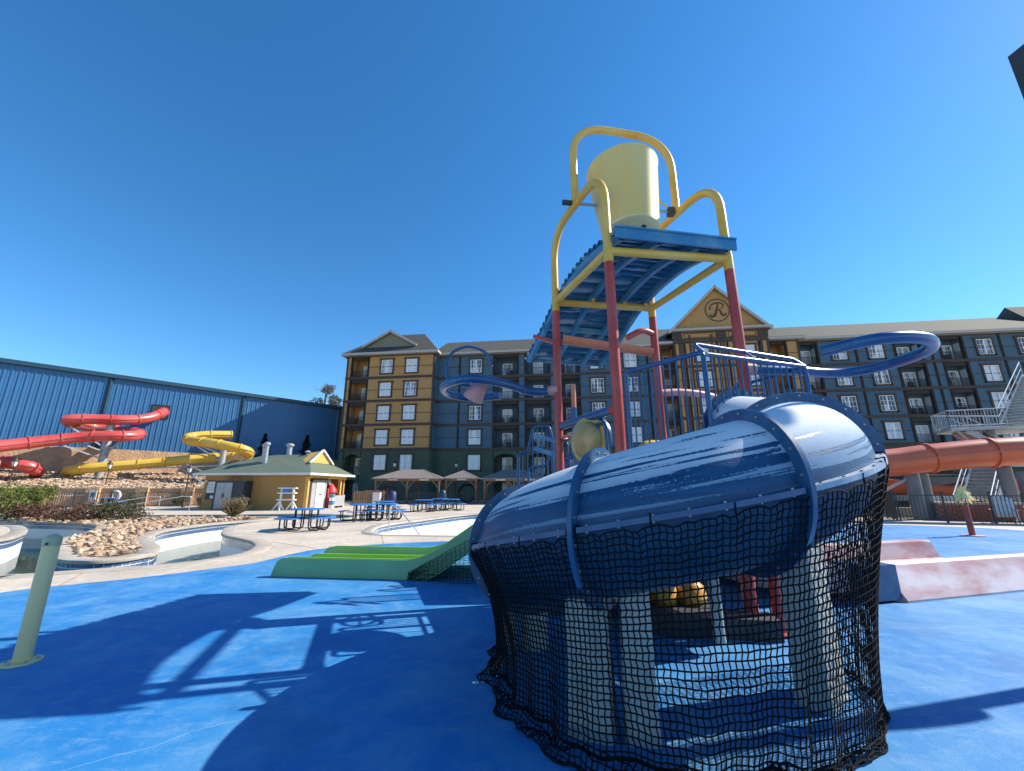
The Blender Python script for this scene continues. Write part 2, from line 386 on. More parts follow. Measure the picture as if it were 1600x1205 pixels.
# ------------------------------------------------------------------ ground, river, pool
near = [(-9.05, 7.84), (-8.72, 7.95), (-7.93, 8.43), (-7.17, 8.83), (-6.74, 9.27), (-6.46, 9.85), (-6.43, 10.61), (-6.86, 11.75), (-7.57, 12.71), (-8.45, 13.5), (-9.52, 14.41), (-10.45, 15.67), (-11.39, 17.46), (-11.73, 19.73), (-11.3, 20.9), (-9.77, 21.4), (-8.6, 22.6), (-9.3, 24.6), (-12.5, 25.8), (-18, 25.0), (-24, 24.3), (-34, 23.4), (-36, 12), (-24, 6.6), (-14, 5.9), (-11, 6.8)]
isl = [(-35, 22.2), (-30, 22.0), (-25.38, 21.31), (-22.57, 20.1), (-20.82, 19.73), (-19.19, 19.19), (-17.8, 18.36), (-16.61, 17.32), (-15.9, 16.51), (-14.67, 14.8), (-13.93, 13.5), (-13.38, 12.71), (-12.27, 11.62), (-11.29, 10.71), (-10.52, 10.07), (-9.82, 9.59), (-9.33, 9.43), (-8.92, 9.43), (-8.6, 9.76), (-8.57, 10.21), (-8.6, 10.51), (-9.31, 11.5), (-9.95, 12.14), (-11.22, 13.34), (-11.69, 14.03), (-12.7, 15.67), (-13.06, 17.18), (-13.09, 19.16), (-12.3, 21.3), (-12.5, 22.7), (-13.3, 23.6), (-18, 23.2), (-24, 22.9)]
lisl = [(-26, 19.0), (-23, 18.5), (-21.43, 18.05), (-20.5, 17.9), (-19.09, 16.91), (-17.88, 15.9), (-16.75, 14.8), (-15.52, 13.17), (-16.2, 12.2), (-19, 11.6), (-26, 11.2)]
pool = [(-5.2, 16.0), (-4.85, 15.0), (-4.25, 14.45), (-3.2, 14.35), (-1.2, 14.05), (2, 14.4), (5, 16.5), (5.5, 20), (3.5, 25.2), (-0.5, 26.3), (-2.33, 26.0), (-3.4, 24.1), (-4.44, 21.3), (-5.45, 18.36)]
nearS = [tuple(p[:2]) for p in spline([V2(p) for p in near], 5, True)]
islS = [tuple(p[:2]) for p in spline([V2(p) for p in isl], 5, True)]
lislS = [tuple(p[:2]) for p in spline([V2(p) for p in lisl], 5, True)]
poolS = [tuple(p[:2]) for p in spline([V2(p) for p in pool], 5, True)]
deck = fillpoly([(-500, -300), (500, -300), (500, 700), (-500, 700)], [nearS, poolS], 0).build('concrete_deck', 'concrete'); tag(deck, kind='structure')
WZ = -.74; FZ = -1.12
def wall_ring(name, loop, z1, m):
    mb = MB(); n = len(loop)
    mb.v = [(p[0], p[1], 0) for p in loop] + [(p[0], p[1], z1) for p in loop]
    mb.f = [(i, (i + 1) % n, n + (i + 1) % n, n + i) for i in range(n)]
    return tag(mb.build(name, m), kind='structure')
rw = wall_ring('river_wall', nearS, FZ, 'white_plaster')
iw = wall_ring('island_wall', islS, FZ, 'white_plaster')
lw = wall_ring('island_wall', lislS, FZ, 'white_plaster')
pw = wall_ring('pool_wall', poolS, -.62, 'white_plaster')
tag(fillpoly(nearS, [islS, lislS], FZ).build('river_floor', 'white_plaster'), kind='structure')
tag(fillpoly(poolS, [], -.6).build('pool_floor', 'white_plaster'), kind='structure')
tag(fillpoly(nearS, [islS, lislS], WZ).build('river_water', 'water'), kind='structure')
isl_ground = tag(fillpoly(lislS, [], 0).build('concrete_island', 'concrete'), kind='structure')
def offset(loop, d):
    n = len(loop); out = []
    ar = sum(loop[i][0] * loop[(i + 1) % n][1] - loop[(i + 1) % n][0] * loop[i][1] for i in range(n))
    sg = 1 if ar > 0 else -1
    for i in range(n):
        a = Vector(loop[i - 1]); b = Vector(loop[(i + 1) % n]); t = (b - a).normalized()
        out.append((loop[i][0] + sg * t.y * d, loop[i][1] - sg * t.x * d))
    return out
def coping(loop, inward, wd=.36, parent=None, name='coping'):
    # rounded concrete lip round the edge: rows from under the nose over the top to the deck
    s_ = -1 if inward else 1
    prof = [(-.05, -.07), (-.06, -.03), (-.045, .008), (-.02, .016), (.05, .018), (wd - .02, .018), (wd, .006), (wd, -.02)]
    rows = [[(p[0], p[1], z) for p in offset(loop, s_ * d) + offset(loop, s_ * d)[:1]] for d, z in prof]
    return tag(MB().strip(rows).build(name, 'coping', parent, smooth=True), kind='structure')
coping(nearS, False); coping(islS, True); coping(lislS, True); coping(poolS, False, .3)
# waterline tiles: the largest ones are single pieces, the rest one joined part per wall
tile_me = MB().box((0, 0, 0), (.132, .012, .132)).mesh('tile', 'tile_blue')
tilew_me = MB().box((0, 0, 0), (.132, .014, .132)).mesh('tile_white', 'tile_white')
def tiles(loop, parent, maxn, side, rows=2, marker=0):
    P = resample([V2(p) for p in loop] + [V2(loop[0])], .152); cand = []
    for i in range(len(P) - 1):
        a, b = P[i], P[i + 1]; c = (a + b) / 2; t = (b - a).normalized(); nrm = Vector((t.y, -t.x, 0)) * side
        for r_ in range(rows):
            cand.append(((c + nrm * .006 + Vector((0, 0, -.085 - .152 * r_))), math.atan2(t.y, t.x), i))
    def vis(c):
        p = c[0]
        return (p.length if (p.y > 4 and abs(p.x) < p.y * 1.4) else 1e3 + p.length)
    cand.sort(key=vis); rest = MB()
    for k, (p, a, i) in enumerate(cand):
        if k < maxn:
            inst('tile', tilew_me if marker and i % marker in (3, 4) and p.z > -.1 else tile_me, parent, p, (0, 0, a))
        elif vis(cand[k]) < 1e3: rest.box(p, (.132, .012, .132), a)
    if rest.v: tag(rest.build('tile', 'tile_blue', parent), kind='stuff')
    g_ = MB(); n = len(loop); lo = offset(loop, -.002 * side if False else 0)
    return cand
def sgn(loop): return 1 if sum(loop[i][0] * loop[(i + 1) % len(loop)][1] - loop[(i + 1) % len(loop)][0] * loop[i][1] for i in range(len(loop))) > 0 else -1
tiles(islS, iw, 300, sgn(islS), 2, 61); tiles(nearS, rw, 180, -sgn(nearS), 2); tiles(lislS, lw, 120, sgn(lislS), 2); tiles(poolS, pw, 160, -sgn(poolS), 2, 40)
# painted splash pad
padL = [(-9.5, -6), (-9.3, 0), (-8.6, 4), (-7.56, 6.61), (-7.13, 7.1), (-6.55, 7.58), (-5.96, 8.24), (-5.35, 9.12), (-5.2, 10.2), (-4.9, 11.15), (-4.14, 11.75), (-2.92, 12.42), (-1.5, 12.8), (2, 13.3), (7, 15.6), (11, 18.2), (14, 18.9), (15.81, 18.36), (17.6, 17.46), (18.82, 15.9), (20, 12), (20, 0), (18, -6)]
padS = [tuple(p[:2]) for p in spline([V2(p) for p in padL], 5)]
tag(fillpoly(padS, [], .004).build('splash_pad', 'pad'), kind='structure')
# saw-cut joints in the deck
jb = MB()
for a, b in (((-4.3, 14.3), (-3.6, 12.2)), ((-9.5, 14.2), (-3, 17)), ((-8.0, 20.5), (-5.6, 18.8)), ((-7, 26), (20, 27)), ((-3, 31), (-16, 28.6)), ((-7, 12.6), (-5.1, 11.3)), ((-7.9, 8.2), (-7.2, 7.1))):
    jb.box(((a[0] + b[0]) / 2, (a[1] + b[1]) / 2, .003), ((Vector(a) - Vector(b)).length, .012, .004), math.atan2(b[1] - a[1], b[0] - a[0]))
tag(jb.build('deck_joints', 'soil'), kind='structure')

# rocks
def rock_mesh(i, m):
    rr = random.Random(i); bm = bmesh.new()
    sx, sy, sz = rr.uniform(.75, 1.25), rr.uniform(.6, 1), rr.uniform(.42, .7)
    for k in range(15):
        v = Vector((rr.gauss(0, 1), rr.gauss(0, 1), rr.gauss(0, 1))).normalized() * rr.uniform(.85, 1.05)
        bm.verts.new((v.x * sx, v.y * sy, v.z * sz))
    bmesh.ops.convex_hull(bm, input=bm.verts[:])
    for v in [v for v in bm.verts if not v.link_faces]: bm.verts.remove(v)
    me = bpy.data.meshes.new('rock'); bm.to_mesh(me); bm.free(); me.materials.append(M[m]); return me
RM = [rock_mesh(i, ('rock', 'rock2', 'rock', 'rock3')[i % 4]) for i in range(16)]
RG = [([v.co.copy() for v in me.vertices], [tuple(p.vertices) for p in me.polygons]) for me in RM]
rocks_poly = [(-33, 21.2), (-25, 20.6), (-20.4, 19.3), (-17.4, 18.0), (-15.4, 16.2), (-13.4, 13.2), (-12.2, 12.05), (-10.3, 10.28), (-9.75, 9.87), (-9.1, 9.84), (-8.93, 10.15), (-9.2, 10.9), (-10.75, 12.35), (-11.6, 13.34), (-12.9, 15.44), (-13.5, 18.2), (-13.4, 20.5), (-13.2, 22.2), (-14.2, 22.8), (-20, 22.5), (-30, 22.0)]
bed = fillpoly(islS, [], -.03).build('rock_bed', 'soil'); tag(bed, kind='structure')
big = []; rest = {m: MB() for m in ('rock', 'rock2', 'rock3')}
def put_rock(mb, i, p, s_, rz, tilt=0):
    vs, fs = RG[i]; mt = Matrix.Rotation(rz, 3, 'Z') @ Matrix.Rotation(tilt, 3, 'X'); mb.add([mt @ v * s_ + p for v in vs], fs)
for k in range(9500):
    x = rnd.uniform(-28, -8.4); y = rnd.uniform(9.5, 23)
    if not inpoly(x, y, rocks_poly): continue
    if y > 15 and x < -16.5 and rnd.random() < .5: continue
    s_ = rnd.choice((.05, .06, .075, .09, .11, .14)) * rnd.uniform(.8, 1.15)
    p = Vector((x, y, s_ * .15 + rnd.uniform(0, .06))); big.append((p, s_, rnd.uniform(0, 6.3), rnd.randrange(16), rnd.uniform(-.4, .4)))
big.sort(key=lambda q: -q[1] / q[0].length)
for k, (p, s_, rz, i, tl) in enumerate(big):
    if k < 300: inst('rock', RM[i], bed, p, (tl, tl * .5, rz), s_)
    else: put_rock(rest[('rock', 'rock2', 'rock', 'rock3')[i % 4]], i, p, s_, rz, tl)
for m, mb in rest.items(): tag(mb.build('rock', m, bed), kind='stuff')

# ------------------------------------------------------------------ hillside and retaining walls on the left
A0, A1 = Vector((-58, 26.3, 0)), Vector((-24.5, 39.6, 0)); B0, B1 = Vector((-66, 20.8, 0)), Vector((-23.5, 65.2, 0))
def hill(u, v):
    a = A0.lerp(A1, u); b = B0.lerp(B1, u); p = a.lerp(b, v)
    return Vector((p.x, p.y, 1.45 + (3.15 - 1.45) * min(1, v * 1.08) + .12 * mnoise.noise(Vector((p.x * .4, p.y * .4, 0)))))
tag(MB().strip([[hill(i / 40, j / 14) for i in range(41)] for j in range(15)]).build('hillside', 'soil', smooth=True), kind='structure')
hr = {m: MB() for m in ('rock', 'rock2', 'rock3')}
for k in range(5200):
    u, v = rnd.uniform(.12, 1), rnd.uniform(0, .97); p = hill(u, v)
    if p.y / max(.1, -p.x) < .66: continue
    i = rnd.randrange(16); put_rock(hr[('rock', 'rock2', 'rock', 'rock3')[i % 4]], i, p + Vector((0, 0, .04)), rnd.uniform(.10, .24), rnd.uniform(0, 6.3), rnd.uniform(-.4, .4))
for m, mb in hr.items(): tag(mb.build('hillside_rocks', m), kind='stuff')
lwall = thing('retaining_wall', tuple(A0.lerp(A1, .5)), 'low tan block retaining wall behind the left fence, below the rocky slope', 'retaining wall')
MB().bar(A0 + Vector((0, 0, .68)), A1 + Vector((0, 0, .68)), .4, 1.52).build('wall_body', 'tanwall', lwall)
MB().bar(A0 + Vector((0, 0, 1.49)), A1 + Vector((0, 0, 1.49)), .5, .1).build('wall_cap', 'tanwall', lwall)
dAB = (A1 - A0).normalized(); nA = Vector((dAB.y, -dAB.x, 0))
for k in range(7):
    c = A0.lerp(A1, .42 + .09 * k) + nA * .32
    MB().box((c.x, c.y, .8), (.85, .5, 1.6), math.atan2(dAB.y, dAB.x)).build('pier', 'tanwall', lwall)

# ------------------------------------------------------------------ blue metal building
bd = Vector((.6904, .7234, 0)); bn = Vector((.7234, -.6904, 0)); b0 = Vector((-49.6, 37.9, 0))
def BW(s, z, d=0): p = b0 + bd * s + bn * d; return Vector((p.x, p.y, z))
uw = thing('retaining_wall', BW(8, 2.5), 'tall tan split-block wall at the foot of the blue metal building', 'retaining wall')
MB().bar(BW(-24, 3.6, .1), BW(36.4, 3.6, .1), .5, 4.0).build('wall_body', 'tanwall', uw)
bb = thing('metal_building', BW(8, 5), 'long blue ribbed metal building with dark eave and downpipes', 'building')
MB().add([BW(-24, 5.4), BW(36.4, 5.4), BW(36.4, 13.4), BW(-24, 13.4), BW(-24, 5.4, -30), BW(36.4, 5.4, -30), BW(36.4, 13.4, -30), BW(-24, 13.4, -30)],
         [(0, 1, 2, 3), (1, 5, 6, 2), (4, 0, 3, 7), (5, 4, 7, 6)]).build('wall', 'bluewall', bb)
MB().add([BW(-24, 13.4, .4), BW(36.7, 13.4, .4), BW(36.7, 15.2, -16), BW(-24, 15.2, -16), BW(36.7, 13.4, -30.4), BW(-24, 13.4, -30.4)], [(0, 1, 2, 3), (3, 2, 4, 5)]).build('roof', 'bluetrim', bb)
MB().bar(BW(-24, 13.5, .25), BW(36.7, 13.5, .25), .5, .42).build('eave', 'bluetrim', bb)
MB().bar(BW(-24, 5.35, .12), BW(36.4, 5.35, .12), .25, .22).build('base_trim', 'bluetrim', bb)
for s_ in (-6, 7.91, 20.58, 33.2): MB().bar(BW(s_, 5.4, .16), BW(s_, 13.3, .16), .3, .3).build('downpipe', 'bluetrim', bb)
ang_b = math.atan2(bd.y, bd.x)
pan = MB(); pan.box((0, .03, 0), (.50, .05, 7.9)); pan.bar((-.225, -.035, -3.95), (-.225, -.035, 3.95), .07, .09); pan.bar((-.0, -.008, -3.95), (-.0, -.008, 3.95), .03, .03)
pan_me = pan.mesh('wall_panel', 'bluewall')
for k in range(116):
    s_ = -20 + .505 * k
    if s_ > 36.2: break
    p = BW(s_, 9.4, .075); inst('wall_panel', pan_me, bb, p, (0, 0, ang_b))
op = MB()
op.box(BW(12.55, 10.1, .16), (1.4, .1, 1.5), ang_b); op.build('slide_opening', 'dark', bb)
fr = MB()
for ds in (-.75, .75): fr.bar(BW(12.55 + ds, 9.3, .2), BW(12.55 + ds, 10.95, .2), .1, .1)
fr.bar(BW(11.75, 10.9, .21), BW(13.35, 10.9, .21), .1, .1); fr.build('opening_frame', 'bluetrim', bb)

# ------------------------------------------------------------------ hotel
ha = R(-7.5); dh = Vector((math.cos(ha), math.sin(ha), 0)); hn = Vector((math.sin(ha), -math.cos(ha), 0)); H0 = Vector((-5.2, 54, 0))
def HW(s, d, z): p = H0 + dh * s + hn * d; return Vector((p.x, p.y, z))
hotel = thing('hotel', HW(10, 0, 0), 'six-storey hotel with blue and ochre walls, dark brown trim and a gabled centre', 'hotel')
FL = [0, 3.2, 6.45, 9.7, 12.95, 16.2, 19.55]
HB = {k: MB() for k in ('hotelblue', 'hotelyellow', 'hotelgreen', 'trim', 'dark', 'recess_y')}
def hbox(k, s0, s1, d0, d1, z0, z1):
    c = HW((s0 + s1) / 2, (d0 + d1) / 2, (z0 + z1) / 2); HB[k].box(c, (s1 - s0, abs(d1 - d0), z1 - z0), ha)
# window: surround > sash, pane
sur = MB()
for x in (-.9, .9): sur.box((x, 0, 0), (.2, .16, 2.2))
sur.box((0, -.02, 1.06), (2.2, .2, .22)); sur.box((0, 0, -1.03), (2.0, .16, .18))
sur_me = sur.mesh('window', 'trim')
sash = MB()
for x in (-.77, 0, .77): sash.box((x, 0, 0), (.075 if x else .12, .07, 1.9))
for z in (-.92, .92): sash.box((0, 0, z), (1.6, .07, .075))
for x in (-.39, .39): sash.box((x, .012, 0), (.035, .04, 1.8))
for z in (-.31, .31): sash.box((0, .013, z), (1.55, .04, .035))
sash_me = sash.mesh('sash', 'white')
def pane_mat(name, a, b, thr, rough=.07):
    m = mat(name, a, rough, .1, .9, spec=.8, c2=b, thr=thr, stretch=(3.2, 3.2, .3)); n = m.node_tree
    oi = n.nodes.new('ShaderNodeObjectInfo'); vm = n.nodes.new('ShaderNodeVectorMath'); vm.operation = 'SCALE'; vm.inputs[3].default_value = 1.0
    ml = n.nodes.new('ShaderNodeMath'); ml.operation = 'MULTIPLY'; ml.inputs[1].default_value = 57.0; n.links.new(oi.outputs['Random'], ml.inputs[0])
    mp = [x for x in n.nodes if x.type == 'MAPPING'][0]; cb = n.nodes.new('ShaderNodeCombineXYZ')
    for k in range(3): n.links.new(ml.outputs[0], cb.inputs[k])
    n.links.new(cb.outputs[0], mp.inputs['Location']); return m
PM = [pane_mat('curtained_glass', (.24, .31, .40), (.62, .67, .72), (.38, .58)), pane_mat('blind_glass', (.50, .56, .62), (.68, .72, .75), (.3, .7)), pane_mat('open_glass', (.035, .045, .06), (.45, .50, .55), (.50, .56)), pane_mat('half_drawn_glass', (.10, .13, .17), (.60, .64, .68), (.47, .53))]
pane_me = [MB().box((0, .035, 0), (1.58, .03, 1.86)).mesh('pane', m) for m in PM]
def window(s, d, zc, sc=1.0):
    wn = inst('window', sur_me, hotel, HW(s, d + .04, zc), (0, 0, ha)); wn.scale = (sc, 1, 1)
    for nm, me in (('sash', sash_me), ('pane', rnd.choice(pane_me))):
        o = bpy.data.objects.new(nm, me); COL.objects.link(o); o.parent = wn
# balcony railing, door
rail = MB(); 
for z in (-.5, .5): rail.box((0, 0, z), (1, .05, .05))
for k in range(19): rail.box((-.5 + (k + .5) / 19, 0, 0), (.012, .03, 1.0))
rail_me = rail.mesh('railing', 'iron')
door = MB()
for x in (-.62, .62): door.box((x, 0, 0), (.12, .08, 2.2))
door.box((0, 0, 1.06), (1.3, .08, .12)); door.box((0, 0, -1.0), (1.3, .08, .25))
for x in (-.2, .2): door.box((x, 0, 0), (.03, .06, 2.0))
for z in (-.5, 0, .5): door.box((0, 0, z), (1.2, .06, .03))
door_me = door.mesh('door', 'white'); dpane_me = [MB().box((0, .03, 0), (1.24, .03, 2.1)).mesh('pane', m) for m in (PM[0], PM[2], PM[3])]
side_me = MB().box((0, 0, 0), (.05, .72, 2.0)).mesh('side_panel', 'panel_grey')
chair_b = MB(); chair_b.box((0, 0, .42), (.5, .5, .06)); chair_b.box((0, .24, .75), (.5, .05, .6))
for x in (-.22, .22):
    for y in (-.22, .22): chair_b.bar((x, y, 0), (x, y, .42), .04, .04)
    chair_b.bar((x, -.22, .65), (x, .24, .65), .05, .04)
chair_me = chair_b.mesh('patio_chair', 'iron')
def balcony(s0, s1, d, f, wallk, dfrac=.5, arch=False, dep=1.7):
    z0, z1 = FL[f], FL[f + 1]
    k2 = wallk
    hbox(k2, s0 - .1, s1 + .1, d - dep - .2, d - dep, z0, z1)                       # back wall
    hbox(k2, s0 - .2, s0, d - dep, d - .26, z0, z1); hbox(k2, s1, s1 + .2, d - dep, d - .26, z0, z1)
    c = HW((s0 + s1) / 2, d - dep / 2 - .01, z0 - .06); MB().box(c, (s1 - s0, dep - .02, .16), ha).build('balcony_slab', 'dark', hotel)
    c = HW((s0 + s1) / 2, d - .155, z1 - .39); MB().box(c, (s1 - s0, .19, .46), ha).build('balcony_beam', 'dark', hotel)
    if arch:
        n = 9; w_ = s1 - s0; zt = z1 - .6
        for i in range(n):
            a0 = s0 + w_ * i / n; a1 = s0 + w_ * (i + 1) / n; t = (i + .5) / n * 2 - 1
            zz = zt - .9 * (1 - math.sqrt(max(0, 1 - t * t * .96)))
            hbox('hotelgreen', a0, a1, d - .24, d - .004, zz, z1 - .16)
    sc = s0 + (s1 - s0) * dfrac
    ds = max(s0 + .75, min(s1 - .75, sc))
    dr = inst('balcony_door', door_me, hotel, HW(ds, d - dep + .06, z0 + 1.15), (0, 0, ha))
    o = bpy.data.objects.new('pane', rnd.choice(dpane_me)); COL.objects.link(o); o.parent = dr
    r_ = inst('railing', rail_me, hotel, HW((s0 + s1) / 2, d - .1, z0 + .62), (0, 0, ha)); r_.scale = (s1 - s0, 1, 1)
def facade(d, bays, wallk, f0=0, f1=6, green=2, tr=True):
    for (s0, s1, kind, wins) in bays:
        for f in range(f0, f1):
            z0, z1 = FL[f], FL[f + 1]; k = 'hotelgreen' if f < green else wallk
            if kind == 'B': 
                balcony(s0 + .12, s1 - .12, d, f, k, wins if isinstance(wins, float) else .5, f < green, 1.2 if s0 > 40 else 1.7)
                if s0 > 40:
                    sp_ = inst('side_panel', side_me, hotel, HW(s1 - .16, d - .68, FL[f] + 1.3), (0, 0, ha))
            else:
                hbox(k, s0, s1, d - .25, d, z0, z1)
                if f >= green: hbox('trim', s0, s1, d, d + .03, z0 + 1.5, z0 + 1.58)
                for wx in (wins or []):
                    if f > 0: window(wx, d, z0 + 1.57)
        if tr:
            for s_ in (s0, s1): hbox('trim', s_ - .12, s_ + .12, d - .2, d + .07, FL[green] + .1 if kind != 'B' else FL[green], FL[f1] - .05)
    a, b = bays[0][0] - .15, bays[-1][1] + .15
    for f in range(max(f0, green), f1): hbox('trim', a, b, d - .22, d + .11, FL[f] - .16, FL[f] + .17)
    hbox('trim', a, b, d - .2, d + .09, FL[f1] - .3, FL[f1])
# yellow block
def flush(k, nm):
    if HB[k].v: HB[k].build(nm, k, hotel); HB[k] = MB()
facade(1.5, [(-17.7, -17.05, 'P', None), (-17.05, -14.6, 'B', .85), (-14.6, -5.25, 'W', [-11.9, -8.35])], 'hotelyellow')
hbox('hotelblue', -5.3, -5.05, -.2, 1.25, FL[2], FL[6]); hbox('hotelgreen', -5.3, -5.06, -.2, 1.25, 0, FL[2]); hbox('hotelyellow', -17.7, -17.45, -12, 1.25, FL[2], FL[6]); hbox('hotelgreen', -17.7, -17.46, -12, 1.25, 0, FL[2])
for f in range(2, 6): hbox('trim', -5.28, -4.98, -.1, 1.3, FL[f] - .16, FL[f] + .17)
flush('hotelyellow', 'ochre_wall')
facade(0, [(-5.2, -2.0, 'P', None), (-2.0, 2.75, 'W', [.28]), (2.75, 6.05, 'B', .5), (6.05, 7.05, 'P', None), (7.05, 10.3, 'B', .5), (10.3, 11.9, 'P', None), (11.9, 14.2, 'B', .5), (14.2, 18.6, 'W', [16.5]), (18.6, 23.0, 'W', [20.85]), (23.0, 24.6, 'P', None)], 'hotelblue')
facade(.7, [(24.6, 26.2, 'B', .5)], 'hotelyellow')
facade(1.5, [(26.2, 27.4, 'P', None), (27.4, 31.3, 'W', [29.4]), (31.3, 32.5, 'P', None), (32.5, 36.2, 'W', [34.8]), (36.2, 37.2, 'P', None)], 'hotelyellow')
for s_ in (26.8, 27.1, 28.1, 30.7, 31.75, 32.1, 33.3, 36.5): hbox('trim', s_ - .11, s_ + .11, 1.45, 1.56, FL[2], FL[6] + .8)
facade(.7, [(37.2, 39.6, 'B', .3), (39.6, 41.0, 'P', None)], 'hotelyellow')
facade(0, [(41.2, 43.5, 'B', .62), (43.5, 47.8, 'W', [45.9]), (47.8, 52.1, 'W', [50.0]), (52.1, 55.0, 'B', .62), (55.0, 56.0, 'P', None), (56.0, 57.0, 'P', None), (57.0, 59.5, 'B', .62), (59.5, 63.4, 'W', [61.7]), (63.4, 68, 'W', [66]), (68, 71.5, 'B', .62), (71.5, 78, 'W', [74])], 'hotelblue')
# frieze panels under the central gable
hbox('hotelyellow', 26.2, 37.2, 1.2, 1.48, FL[6], 20.9)
for z in (19.75, 20.75): hbox('trim', 26.1, 37.3, 1.4, 1.6, z - .1, z + .1)
for s_ in (26.6, 31.9, 36.8): hbox('trim', s_ - .6, s_ + .6, 1.4, 1.58, 19.8, 20.72)
for a, b in ((27.5, 31.0), (32.8, 36.0)):
    for z in (19.98, 20.55): hbox('trim', a, b, 1.45, 1.53, z - .03, z + .03)
    for s_ in (a, b): hbox('trim', s_ - .03, s_ + .03, 1.45, 1.53, 19.98, 20.55)
# back shell of the building so its shadow is right
hbox('hotelblue', -17.6, -5.4, -12.5, -4, 0, FL[6] - .01); hbox('hotelblue', -5.4, 78, -12.5, -4, 0, FL[6] - .02); hbox('hotelblue', 77.8, 78.1, -12.5, 0, 0, FL[6] - .03)
for k, nm in (('hotelblue', 'blue_wall'), ('hotelyellow', 'ochre_wall'), ('hotelgreen', 'green_wall'), ('trim', 'trim_boards')): flush(k, nm)
# roofs
def roofmesh(name, vs, fs, m): return MB().add(vs, fs).build(name, m, hotel)
def slab(name, quad, m, th=.12):
    q = [Vector(p) for p in quad]; n = (q[1] - q[0]).cross(q[2] - q[0]).normalized()
    if n.z < 0: n = -n
    vs = q + [p - n * th for p in q]; k = len(q)
    return MB().add(vs, [tuple(range(k)), tuple(range(k, 2 * k))[::-1]] + [(i, (i + 1) % k, k + (i + 1) % k, k + i) for i in range(k)]).build(name, m, hotel)
E_ = FL[6] + .12
for a, b in ((-5.8, 24.6), (41.0, 78.5)):
    slab('roof', [HW(a, .75, E_ + .05), HW(b, .75, E_ + .05), HW(b, -6.3, 23.75), HW(a, -6.3, 23.75)], 'shingle')
    slab('roof', [HW(a, -13.3, E_ + .05), HW(b, -13.3, E_ + .05), HW(b, -6.32, 23.72), HW(a, -6.32, 23.72)], 'shingle')
    fz = MB().bar(HW(a, .72, E_ - .12), HW(b, .72, E_ - .12), .12, .3); fz.bar(HW(a, .35, E_ - .24), HW(b, .35, E_ - .24), .75, .06); fz.build('fascia', 'fascia', hotel)
slab('roof', [HW(24.3, 1.3, E_ + .1), HW(41.7, 1.3, E_ + .1), HW(39.6, -6.0, 24.2), HW(26.0, -6.0, 24.2)], 'shingle')
slab('roof', [HW(41.7, 1.3, E_ + .1), HW(42.6, -9, E_ + .1), HW(39.6, -6.0, 24.2)], 'shingle')
slab('roof', [HW(24.3, 1.3, E_ + .1), HW(23.6, -9, E_ + .1), HW(26.0, -6.0, 24.2)], 'shingle')
MB().bar(HW(24.3, 1.3, E_ - .1), HW(26.0, 1.3, E_ - .1), .12, .3).bar(HW(37.4, 1.3, E_ - .1), HW(41.7, 1.3, E_ - .1), .12, .3).bar(HW(24.3, .9, E_ - .24), HW(41.7, .9, E_ - .24), .8, .05).build('fascia', 'fascia', hotel)
# hip roof of the ochre block
yl, yr, ye = -18.4, -4.55, E_
ra, rb = HW(-15.0, -4.2, 24.6), HW(-8.9, -4.2, 24.6)
c0, c1, c2_, c3 = HW(yl, 2.2, ye), HW(yr, 2.2, ye), HW(yr, -10.5, ye), HW(yl, -10.5, ye)
for q in ([c0, c1, rb, ra], [c1, c2_, rb], [c2_, c3, ra, rb], [c3, c0, ra]): slab('hip_roof', q, 'shingle')
MB().bar(HW(yl, 2.17, ye - .12), HW(yr, 2.17, ye - .12), .12, .32).bar(HW(yr - .03, 2.2, ye - .12), HW(yr - .03, -1, ye - .12), .12, .32).bar(HW(yl + .03, 2.2, ye - .12), HW(yl + .03, -10, ye - .12), .12, .32).bar(HW(yl, 1.8, ye - .25), HW(yr, 1.8, ye - .25), .75, .05).build('fascia', 'fascia', hotel)
def gable(s0, s1, zb, za, d, back, wallm, over, name='gable', rake='fascia'):
    sm = (s0 + s1) / 2
    MB().add([HW(s0, d, zb), HW(s1, d, zb), HW(sm, d, za), HW(s0, d - .3, zb), HW(s1, d - .3, zb), HW(sm, d - .3, za)], [(0, 1, 2), (5, 4, 3), (0, 3, 4, 1), (1, 4, 5, 2), (2, 5, 3, 0)]).build(name, wallm, hotel)
    zo = (za - zb) / (sm - s0)
    L_, T_, R_ = (s0 - over, zb - over * zo), (sm, za), (s1 + over, zb - over * zo)
    slab('gable_roof', [HW(L_[0], d + .5, L_[1] + .25), HW(T_[0], d + .5, T_[1] + .25), HW(T_[0], back, T_[1] + .25), HW(L_[0], back, L_[1] + .25)], 'shingle')
    slab('gable_roof', [HW(R_[0], d + .5, R_[1] + .25), HW(T_[0], d + .5, T_[1] + .25), HW(T_[0], back, T_[1] + .25), HW(R_[0], back, R_[1] + .25)], 'shingle')
    MB().bar(HW(L_[0], d + .42, L_[1] + .06), HW(T_[0], d + .42, T_[1] + .06), .3, .3, hn).bar(HW(R_[0], d + .42, R_[1] + .06), HW(T_[0], d + .42, T_[1] + .06), .3, .3, hn).build('rake_board', rake, hotel)
gable(26.0, 37.4, 21.0, 26.6, 1.5, -6, 'hotelyellow', .45)
MB().bar(HW(25.5, 1.75, 20.95), HW(37.9, 1.75, 20.95), .7, .26).build('gable_ledge', 'fascia', hotel)
gable(-16.0, -8.2, 21.0, 23.2, .45, -4, 'gable', .1)
slab('roof', [HW(69.5, -1.5, 20.9), HW(84, -1.5, 20.9), HW(84, -6, 25.0), HW(71.0, -6, 25.0)], 'shingle'); slab('roof', [HW(69.5, -1.5, 20.9), HW(71.0, -6, 25.0), HW(69.5, -9, 21.0)], 'shingle')
